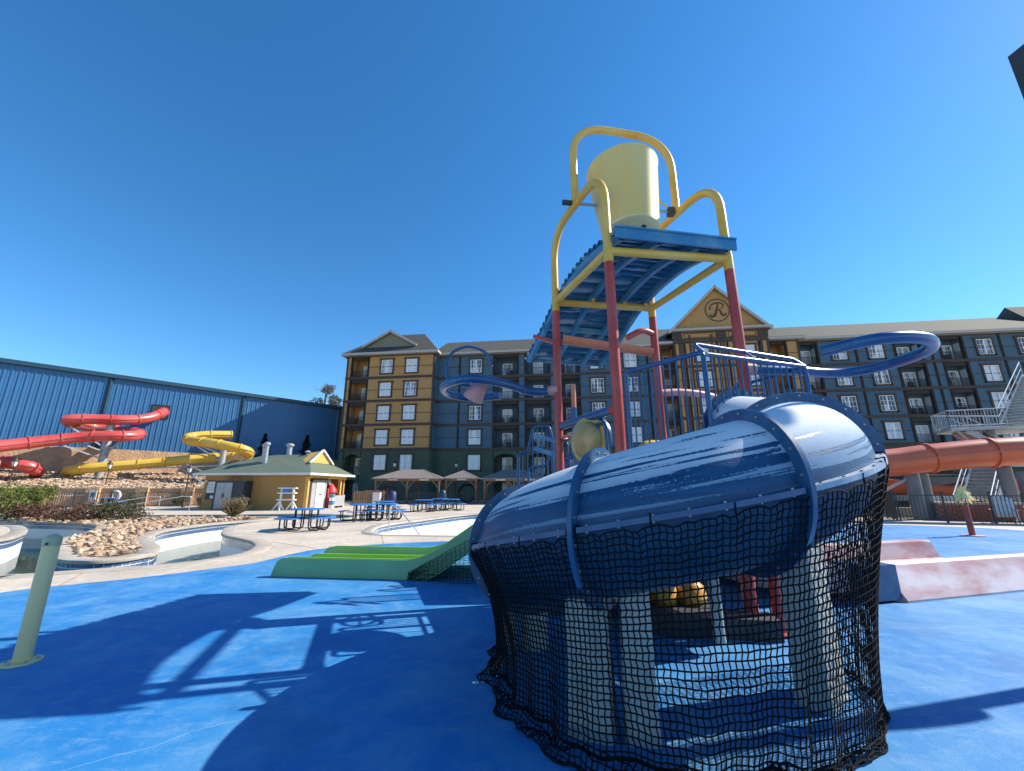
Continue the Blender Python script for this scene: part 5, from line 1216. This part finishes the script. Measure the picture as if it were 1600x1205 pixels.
# ------------------------------------------------------------------ picnic tables
def picnic(loc, rz, label, first=[None]):
    if first[0] is None:
        o = thing('picnic_table', (0, 0, 0), label, 'picnic table', 'blue picnic tables on the pool deck')
        MB().lathe([(0, .72), (.58, .72), (.61, .735), (.61, .755), (.58, .77), (0, .765)], (0, 0, 0), 24).build('tabletop', 'tableblue', o, smooth=True)
        for k in range(4):
            a = k * math.pi / 2 + math.pi / 4; rm = Matrix.Rotation(a, 3, 'Z')
            sb = MB(); rows = [[], [], [], []]
            for i in range(9):
                u = (i / 8 - .5) * .95
                for r_, (dr, z) in zip(rows, ((-.14, .43), (.14, .43), (.14, .465), (-.14, .465))): r_.append(rm @ Vector((.93 + dr - .35 * u * u, u, z)))
            sb.strip(rows + [rows[0]]); sb.add([r_[0] for r_ in rows], [(0, 1, 2, 3)]); sb.add([r_[-1] for r_ in rows], [(3, 2, 1, 0)]); sb.build('seat', 'tableblue', o)
            lb = MB()
            for s_ in (-.18, .18): lb.tube(rounded([rm @ Vector((.36, s_, .72)), rm @ Vector((.36, s_, .03)), rm @ Vector((.95, s_, .03)), rm @ Vector((.95, s_, .44))], .14, 5), .026, 8)
            lb.build('leg_frame', 'black', o, smooth=True)
        first[0] = o
    else: o = copy_tree(first[0])
    o.location = (loc[0], loc[1], 0); o.rotation_euler = (0, 0, rz); o['label'] = label
    return o
for x, y, a, lb_ in ((-7.75, 16.2, .35, 'nearest blue picnic table, alone beside the river channel'), (-7.2, 20.6, .9, 'blue picnic table second from the front, behind the nearest one'), (-6.35, 21.4, .2, 'blue picnic table just right of the second one, by the handrail'), (-7.6, 25.2, .5, 'blue picnic table in the left cluster, before the timber fence'), (-5.9, 28.6, .1, 'blue picnic table in front of the widest gazebo, middle of the deck'), (-5.4, 32.0, .7, 'farthest blue picnic table, before the gap between the gazebos'), (-4.3, 30.2, .3, 'rightmost blue picnic table, in front of the small gazebo'), (-32.5, 34.2, .4, 'blue picnic table behind the shrubs by the left picket fence'), (-24.6, 35.0, .2, 'blue picnic table at the left end wall of the shed')):
    picnic((x, y), a, lb_)

# ------------------------------------------------------------------ handrails
def handrail(pts, label, r=.024): o = thing('handrail', pts[0], label, 'handrail', 'stainless handrails'); MB().tube(rounded(pts, .16, 6), r, 10).build('rail', 'chrome', o, smooth=True); return o
handrail([(-4.28, 15.0, 0), (-4.28, 15.0, .92), (-4.05, 14.9, .92), (-3.0, 14.5, -.1), (-2.95, 14.45, -.5)], 'stainless handrail sloping into the white pool beside the green slide')
handrail([(-24.0, 29.0, 0), (-24.0, 29.0, .98), (-24.4, 28.7, .98), (-27.5, 26.0, .2), (-28.3, 25.3, -.3)], 'left stainless handrail of the pair behind the rock island')
handrail([(-21.9, 29.0, 0), (-21.9, 29.0, .98), (-22.3, 28.7, .98), (-25.3, 26.0, .2), (-26.1, 25.3, -.3)], 'right stainless handrail of the pair behind the rock island')
handrail([(-.9, 27.3, 0), (-.9, 27.3, .85), (-.7, 27.0, .85), (.1, 26.2, .1), (.3, 26.0, -.4)], 'small stainless handrail at the far pool edge by the blue tube')
# ring buoy on a pale board, pole hook
lbu = thing('life_ring', (-32.6, 36.2, 1.0), 'white life ring hanging on the left picket fence', 'life ring')
MB().tube([(-32.9 + .36 * math.cos(a * math.pi / 12), 35.2, .92 + .36 * math.sin(a * math.pi / 12)) for a in range(24)], .085, 10, closed=True).build('ring', 'white', lbu, smooth=True)
for k in range(4):
    a = k * math.pi / 2 + .6; MB().lathe([(.09, -.04), (.09, .04)], (-32.9 + .36 * math.cos(a), 35.2, .92 + .36 * math.sin(a)), 10, Matrix.Rotation(-a, 3, 'Y')).build('rope_band', 'greypanel', lbu)
sgn_b = thing('rules_sign', (-34.6, 35.1, .6), 'small white and blue sign on the left picket fence', 'sign'); MB().box((-34.6, 34.9, .95), (.75, .05, .7)).build('board', 'sign', sgn_b); MB().box((-34.5, 34.86, 1.0), (.3, .02, .34)).build('print', 'blue_light', sgn_b)
ph = thing('rescue_pole', (-37, 34.3, .9), 'long white rescue pole hung along the left picket fence', 'pole'); MB().tube([(-41.2, 33.0, .62), (-34.9, 35.0, .98)], .035, 8).build('shaft', 'white', ph)

# ------------------------------------------------------------------ bollard, sprayer, pole
bo = thing('spray_bollard', (-4.35, 4.12, 0), 'pale green-cream spray bollard with domed cap at the left edge of the pad', 'bollard')
MB().lathe([(.062, 0), (.062, .985)], (-4.35, 4.12, 0), 28).build('post', 'cream', bo, smooth=True)
MB().lathe([(.066, .975), (.066, 1.03), (.058, 1.055), (.03, 1.075), (0, 1.08)], (-4.35, 4.12, 0), 28).build('cap', mat('cap_cream', (.45, .42, .22), .45), bo, smooth=True)
MB().lathe([(.135, .004), (.135, .018), (.065, .022)], (-4.35, 4.12, 0), 28).build('base_flange', 'cream', bo, smooth=True)
MB().lathe([(.012, 0), (.012, .01), (.004, .012)], (-4.325, 4.053, 1.0), 10, Matrix.Rotation(R(90), 3, 'X')).build('nozzle', 'darkgrey', bo)
for k in range(6):
    a = k * math.pi / 3 + .5; MB().lathe([(.014, .018), (.014, .032), (0, .033)], (-4.35 + .105 * math.cos(a), 4.12 + .105 * math.sin(a), 0), 6).build('bolt', 'galv', bo)
sp = thing('pinwheel_sprayer', (14.9, 14.03, 0), 'faded red spray post topped by a yellow pinwheel flower at right', 'sprayer')
MB().lathe([(.08, 0), (.08, 1.05)], (14.9, 14.03, 0), 16).build('post', 'red', sp, smooth=True)
MB().lathe([(.3, .004), (.3, .03), (.12, .04)], (14.9, 14.03, 0), 20).build('base_flange', 'pink', sp)
for k in range(9):
    a = k * 2 * math.pi / 9 + .3; c = Vector((14.86, 13.95, 1.28)); u = Vector((math.cos(a), .25 * math.sin(2 * a), math.sin(a))); v = Vector((-math.sin(a), .5, math.cos(a)))
    q = [c + u * .06, c + u * .2 + v * .10, c + u * .32, c + u * .2 - v * .07]; MB().add(q + [p + Vector((0, .02, 0)) for p in q], [(0, 1, 2, 3), (7, 6, 5, 4), (0, 4, 5, 1), (1, 5, 6, 2), (2, 6, 7, 3), (3, 7, 4, 0)]).build('petal', mat('petal_yellow', (.80, .60, .22), .6) if k == 0 else bpy.data.materials['petal_yellow'], sp)
MB().lathe([(0, -.1), (.09, -.06), (.09, .06), (0, .1)], (14.86, 13.95, 1.28), 12, Matrix.Rotation(R(90), 3, 'X')).build('hub', 'cream', sp, smooth=True)
pl_ = thing('speaker_pole', (7.1, 4.35, 0), 'dark loudspeaker on a tall pole, its corner showing at the upper right edge', 'speaker')
MB().lathe([(.09, 0), (.07, 6.6)], (7.1, 4.35, 0), 16).build('pole', 'iron', pl_, smooth=True)
MB().box((7.27, 4.25, 7.0), (.52, .50, .80), .1, None).build('cabinet', 'darkgrey', pl_)
MB().lathe([(0, -.05), (.34, -.05), (.36, 0), (.34, .05), (0, .05)], (7.1, 4.3, 3.6), 20, Matrix.Rotation(R(90), 3, 'X') ).build('shadow_disc', 'red', pl_, smooth=True)  # out-of-view disc added to cast the broad ground shadow at right

# ------------------------------------------------------------------ fire pit and chairs at the right
fp = thing('fire_pit', (22.9, 20.6, 0), 'low red brick fire pit behind the right fence', 'fire pit')
bme = MB().box((0, 0, 0), (.29, .12, .10)).mesh('brick', 'brick')
MB().box((22.4, 20.75, .38), (2.9, 1.2, .74), -.42).build('core', 'grout', fp)
for r_ in range(7):
    for k in range(10):
        u = -1.45 + .3 * k + (.15 if r_ % 2 else 0) ; p = Vector((22.4, 20.75, .06 + .108 * r_)) + Matrix.Rotation(-.42, 3, 'Z') @ Vector((u, -.61, 0)); inst('brick', bme, fp, p, (0, 0, -.42))
MB().box((22.4, 20.75, .80), (3.1, 1.4, .1), -.42).build('cap_stone', 'coping', fp)
for k in range(14): put_rock(MB(), 0, Vector((0, 0, 0)), 1, 0)
er = MB()
for k in range(26): put_rock(er, rnd.randrange(16), Vector((22.3 + rnd.uniform(-.9, .9), 20.7 + rnd.uniform(-.35, .35) - .1, .92)), rnd.uniform(.07, .13), rnd.uniform(0, 6))
tag(er.build('fire_glass', 'amber', fp), kind='stuff')
def adirondack(x, y, rz, label, first=[None]):
    if first[0] is None:
        o = thing('adirondack_chair', (0, 0, 0), label, 'chair', 'white garden chairs by the fire pit')
        for k in range(7):
            u = (k - 3) * .098; MB().bar((u * .9, -.18, .28), (u * 1.15, .16, 1.0 + .16 * math.cos(u * 4)), .09, .022, (0, 1, 0)).build('back_slat', 'white', o)
        for k in range(5): MB().box((0, -.5 + .1 * k, .36 - .02 * k), (.56, .085, .022)).build('seat_slat', 'white', o)
        for s_ in (-.33, .33):
            MB().box((s_ * 1.1, -.22, .58), (.15, .75, .025)).build('armrest', 'white', o); MB().box((s_, -.52, .29), (.03, .11, .58)).build('leg', 'white', o); MB().bar((s_, -.5, .33), (s_, .35, .02), .03, .12).build('leg', 'white', o)
        first[0] = o
    else: o = copy_tree(first[0])
    o.location = (x, y, 0); o.rotation_euler = (0, 0, rz); o['label'] = label
    return o
adirondack(22.0, 19.15, -.75, 'white slatted garden chair behind the right fence, back to the fire pit')
adirondack(23.7, 18.4, -.7, 'second white slatted garden chair at the right frame edge')
bq = thing('outdoor_counter', (24.5, 22.6, 0), 'low black grill counter behind the brick fire pit', 'grill'); MB().box((24.9, 22.5, .54), (1.6, .8, 1.08), -.3).build('grill_body', 'black', bq); MB().box((24.9, 22.5, 1.12), (1.7, .9, .06), -.3).build('grill_top', 'darkgrey', bq)
lw_ = thing('planter_wall', (21, 24, 0), 'low pale stone planter wall behind the right fence', 'wall'); MB().bar((18.4, 24.6, .25), (23.4, 21.6, .25), .4, .5).build('wall_body', 'coping', lw_); 
ub = thing('under_stair_shed', (27, 27, 0), 'dark block wall enclosure under the slide stairs', 'shed'); MB().box((28.4, 27.2, 1.1), (4.2, .4, 2.2), -.1).build('wall', 'coping', ub); MB().box((20.6, 27.5, 1.2), (9, .4, 2.4), -.1).build('wall', 'darkgrey', ub); MB().box((22.5, 28.6, 2.45), (13.5, 2.6, .12), -.1).build('roof', 'darkgrey', ub)

# ------------------------------------------------------------------ plants
def leaves(mb, c, rad, n, size, rr, flat=1.0, clump=14):
    c = Vector(c)
    for k in range(max(1, n // clump)):
        while True:
            v = Vector((rr.uniform(-1, 1), rr.uniform(-1, 1), rr.uniform(-1, 1)))
            if .25 < v.length < 1: break
        v = v.normalized() * (v.length ** .5) * rr.uniform(.8, 1.12); cc = c + Vector((v.x * rad[0], v.y * rad[1], v.z * rad[2])); cs = size * rr.uniform(1.5, 3.2)
        for q in range(clump):
            p = cc + Vector((rr.gauss(0, 1), rr.gauss(0, 1), rr.gauss(0, .7))) * cs * .6; s_ = size * rr.uniform(.6, 1.3)
            a = Vector((rr.gauss(0, 1), rr.gauss(0, 1), rr.gauss(0, 1))).normalized(); b = a.orthogonal().normalized() * .55
            mb.add([p - a * s_, p + b * s_, p + a * s_, p - b * s_], [(0, 1, 2, 3)])
def shrub(name, c, rad, n, size, m, label, seed, lobes=5, cat='shrub', group=None, stems=True):
    rr = random.Random(seed); o = thing(name, (c[0], c[1], c[2] - rad[2]), label, cat, group); mb = MB()
    leaves(mb, c, (rad[0] * .7, rad[1] * .7, rad[2] * .8), n // 3, size, rr)
    for k in range(lobes):
        a = rr.uniform(0, 6.28); q = rr.uniform(.35, .75); cc = (c[0] + rad[0] * q * math.cos(a), c[1] + rad[1] * q * math.sin(a), c[2] + rad[2] * rr.uniform(-.3, .65)); f = rr.uniform(.35, .55)
        leaves(mb, cc, (rad[0] * f, rad[1] * f, rad[2] * f), n * 2 // 3 // lobes, size, rr)
    tag(mb.build('foliage', m, o), kind='stuff')
    sb = MB()
    for k in range(7):
        a = rr.uniform(0, 6.28); sb.tube([(c[0], c[1], c[2] - rad[2]), (c[0] + rad[0] * .6 * math.cos(a), c[1] + rad[1] * .6 * math.sin(a), c[2] + rad[2] * .5)], .02, 5)
    sb.build('stems', 'bark', o); return o
shrub('juniper_bush', (-24.6, 21.2, .75), (1.45, 1.2, .98), 5600, .055, 'juniper', 'big bright green juniper bush at the left edge of the rock island', 11, 9)
shrub('low_shrub', (-22.6, 20.7, .35), (2.0, .8, .42), 3200, .05, 'redbush', 'russet low shrub in front of the green juniper', 12, 8)
shrub('low_shrub', (-20.1, 20.2, .35), (1.5, .8, .42), 2600, .05, 'redbush', 'russet low shrub next to the dark round one', 13, 6)
shrub('round_shrub', (-18.7, 20.4, .45), (1.15, .9, .52), 3000, .045, 'darkbush', 'dark olive rounded shrub at the right end of the russet row', 14, 6)
dg = shrub('dry_shrub', (-14.3, 22.0, .58), (.62, .6, .56), 1500, .035, 'drygrass', 'dry tan twiggy shrub on the rocks in front of the grey cabinet', 15, 6)
tw = MB(); rr5 = random.Random(9)
for k in range(260):
    a = rr5.uniform(0, 6.28); l = rr5.uniform(.3, .72); e = rr5.uniform(.5, 1.4); tw.bar((-14.3, 22.0, .08), (-14.3 + l * math.cos(a) * math.cos(e) * 1.5, 22.0 + l * math.sin(a) * math.cos(e) * 1.5, .08 + 1.45 * l * math.sin(e)), .012, .012)
tag(tw.build('twigs', 'drygrass', dg), kind='stuff')
for i, (x, y, r_) in enumerate(((-32.0, 36.3, .55), (-29.2, 37.4, .6), (-27.8, 38.0, .5))): shrub('hedge_shrub', (x + .8, y - 1.0, .45), (r_, r_, .5), 900, .06, 'darkbush', ('dark clipped shrub below the life ring', 'dark clipped shrub behind the handrails', 'dark clipped shrub beside the left lamp post of the shed')[i], 30 + i, 4)
def conifer(x, y, z0, h, r_, label, seed):
    rr = random.Random(seed); o = thing('conifer_tree', (x, y, z0), label, 'tree', 'dark conifers against the blue building')
    MB().tube([(x, y, z0), (x, y, z0 + h * .95)], .1, 8, rs=[.16, .02]).build('trunk', 'bark', o)
    mb = MB()
    for k in range(1700):
        t = rr.random() ** .7; z = z0 + .3 + (h - .3) * t; q = r_ * (1 - t) ** .85 * (.75 + .25 * math.sin(z * 7 + rr.random())) * rr.uniform(.3, 1); a = rr.uniform(0, 6.28)
        p = Vector((x + q * math.cos(a), y + q * math.sin(a), z - q * .25)); dd = Vector((math.cos(a), math.sin(a), -.3)); pp_ = Vector((-math.sin(a), math.cos(a), rr.uniform(-.3, .3)))
        s_ = rr.uniform(.12, .26); mb.add([p - dd * s_, p + pp_ * s_ * .5, p + dd * s_, p - pp_ * s_ * .5], [(0, 1, 2, 3)])
    tag(mb.build('foliage', 'conifer', o), kind='stuff')
conifer(-31.0, 51.5, 2.6, 5.6, 2.1, 'dark conifer by the yellow slide, left of the pair at the blue wall', 1)
conifer(-27.2, 54.5, 2.8, 5.6, 2.2, 'dark conifer right of the pair at the blue wall, near the hotel', 2)
conifer(-26.3, 45.0, 1.8, 2.6, 1.1, 'short dark conifer behind the shed roof', 3)
tr = thing('broadleaf_tree', (-35, 76, 0), 'sparse brown-green tree rising behind the blue building beside the hotel', 'tree')
MB().tube([(-35.3, 76, 0), (-35.2, 76, 8), (-35.5, 76, 15), (-35.4, 76, 20)], .4, 10, rs=[.5, .4, .25, .06]).build('trunk', 'bark', tr)
rt_ = random.Random(21); cr = MB(); lm = MB()
for k in range(15):
    a = rt_.uniform(0, 6.28); z = rt_.uniform(12.5, 20.2); q = rt_.uniform(.5, 4.0) * (1 - max(0, z - 16.5) / 6.5); cc = (-35.4 + q * math.cos(a), 76 + q * .8 * math.sin(a), z)
    lm.tube([(-35.4, 76, z - 2.5), ((-35.4 + cc[0]) / 2, (76 + cc[1]) / 2, z - 1), cc], .09, 6, rs=[.14, .09, .03]); leaves(cr, cc, (1.15, 1.1, .85), 420, .14, rt_)
lm.build('limbs', 'bark', tr); tag(cr.build('crown', 'autumn', tr), kind='stuff')
t2 = thing('broadleaf_tree', (-31.6, 74, 0), 'pale tree just left of the hotel corner', 'tree')
MB().tube([(-32.0, 74, 0), (-32.1, 74, 15.5)], .3, 8, rs=[.4, .08]).build('trunk', 'bark', t2); cr = MB()
for k in range(8):
    cc = (-32.2 + rt_.uniform(-1.6, 1.6), 74 + rt_.uniform(-1, 1), rt_.uniform(11.5, 16.2)); leaves(cr, cc, (.9, .9, .9), 380, .14, rt_)
tag(cr.build('crown', 'drygrass', t2), kind='stuff')
# pair of dark patio chairs on some of the hotel balconies
fl_n = {2: 'third', 3: 'fourth', 4: 'fifth', 5: 'top'}
def bay_n(q): return 'the ochre left block' if q < -10 else 'the first blue bay' if q < 6.5 else 'the second blue bay' if q < 11 else 'the bay behind the valve post' if q < 15 else 'the bay left of the gable' if q < 30 else 'the bay right of the gable' if q < 45 else 'the bay left of the narrow blue strips' if q < 56 else 'the bay right of the narrow blue strips'
spots = [(-16.3, 3, 1.5), (-16.3, 2, 1.5), (-16.2, 4, 1.5), (3.8, 3, 0), (4.9, 3, 0), (3.7, 2, 0), (4.6, 2, 0), (8.1, 3, 0), (9.3, 3, 0), (7.9, 2, 0), (4.9, 5, 0), (42.6, 4, 0), (53.4, 3, 0), (54.2, 3, 0), (53.6, 4, 0), (58.3, 5, 0), (58.2, 3, 0), (58.9, 3, 0), (25.4, 4, .7), (12.9, 4, 0)]
for s_, f, d in spots:
    pc = inst('patio_chair', chair_me, None, HW(s_, d - .75, FL[f] + .02), (0, 0, ha + rnd.uniform(-.5, .5)))
    mates = sorted(q for q, g_, _ in spots if g_ == f and bay_n(q) == bay_n(s_))
    pos = '' if len(mates) == 1 else 'left ' if s_ == mates[0] else 'right '
    tag(pc, f'{pos}patio chair, {fl_n[f]}-floor balcony, {bay_n(s_)}'.replace('the bay', 'bay').replace('the ', '', 0), 'chair', 'patio chairs on the hotel balconies')
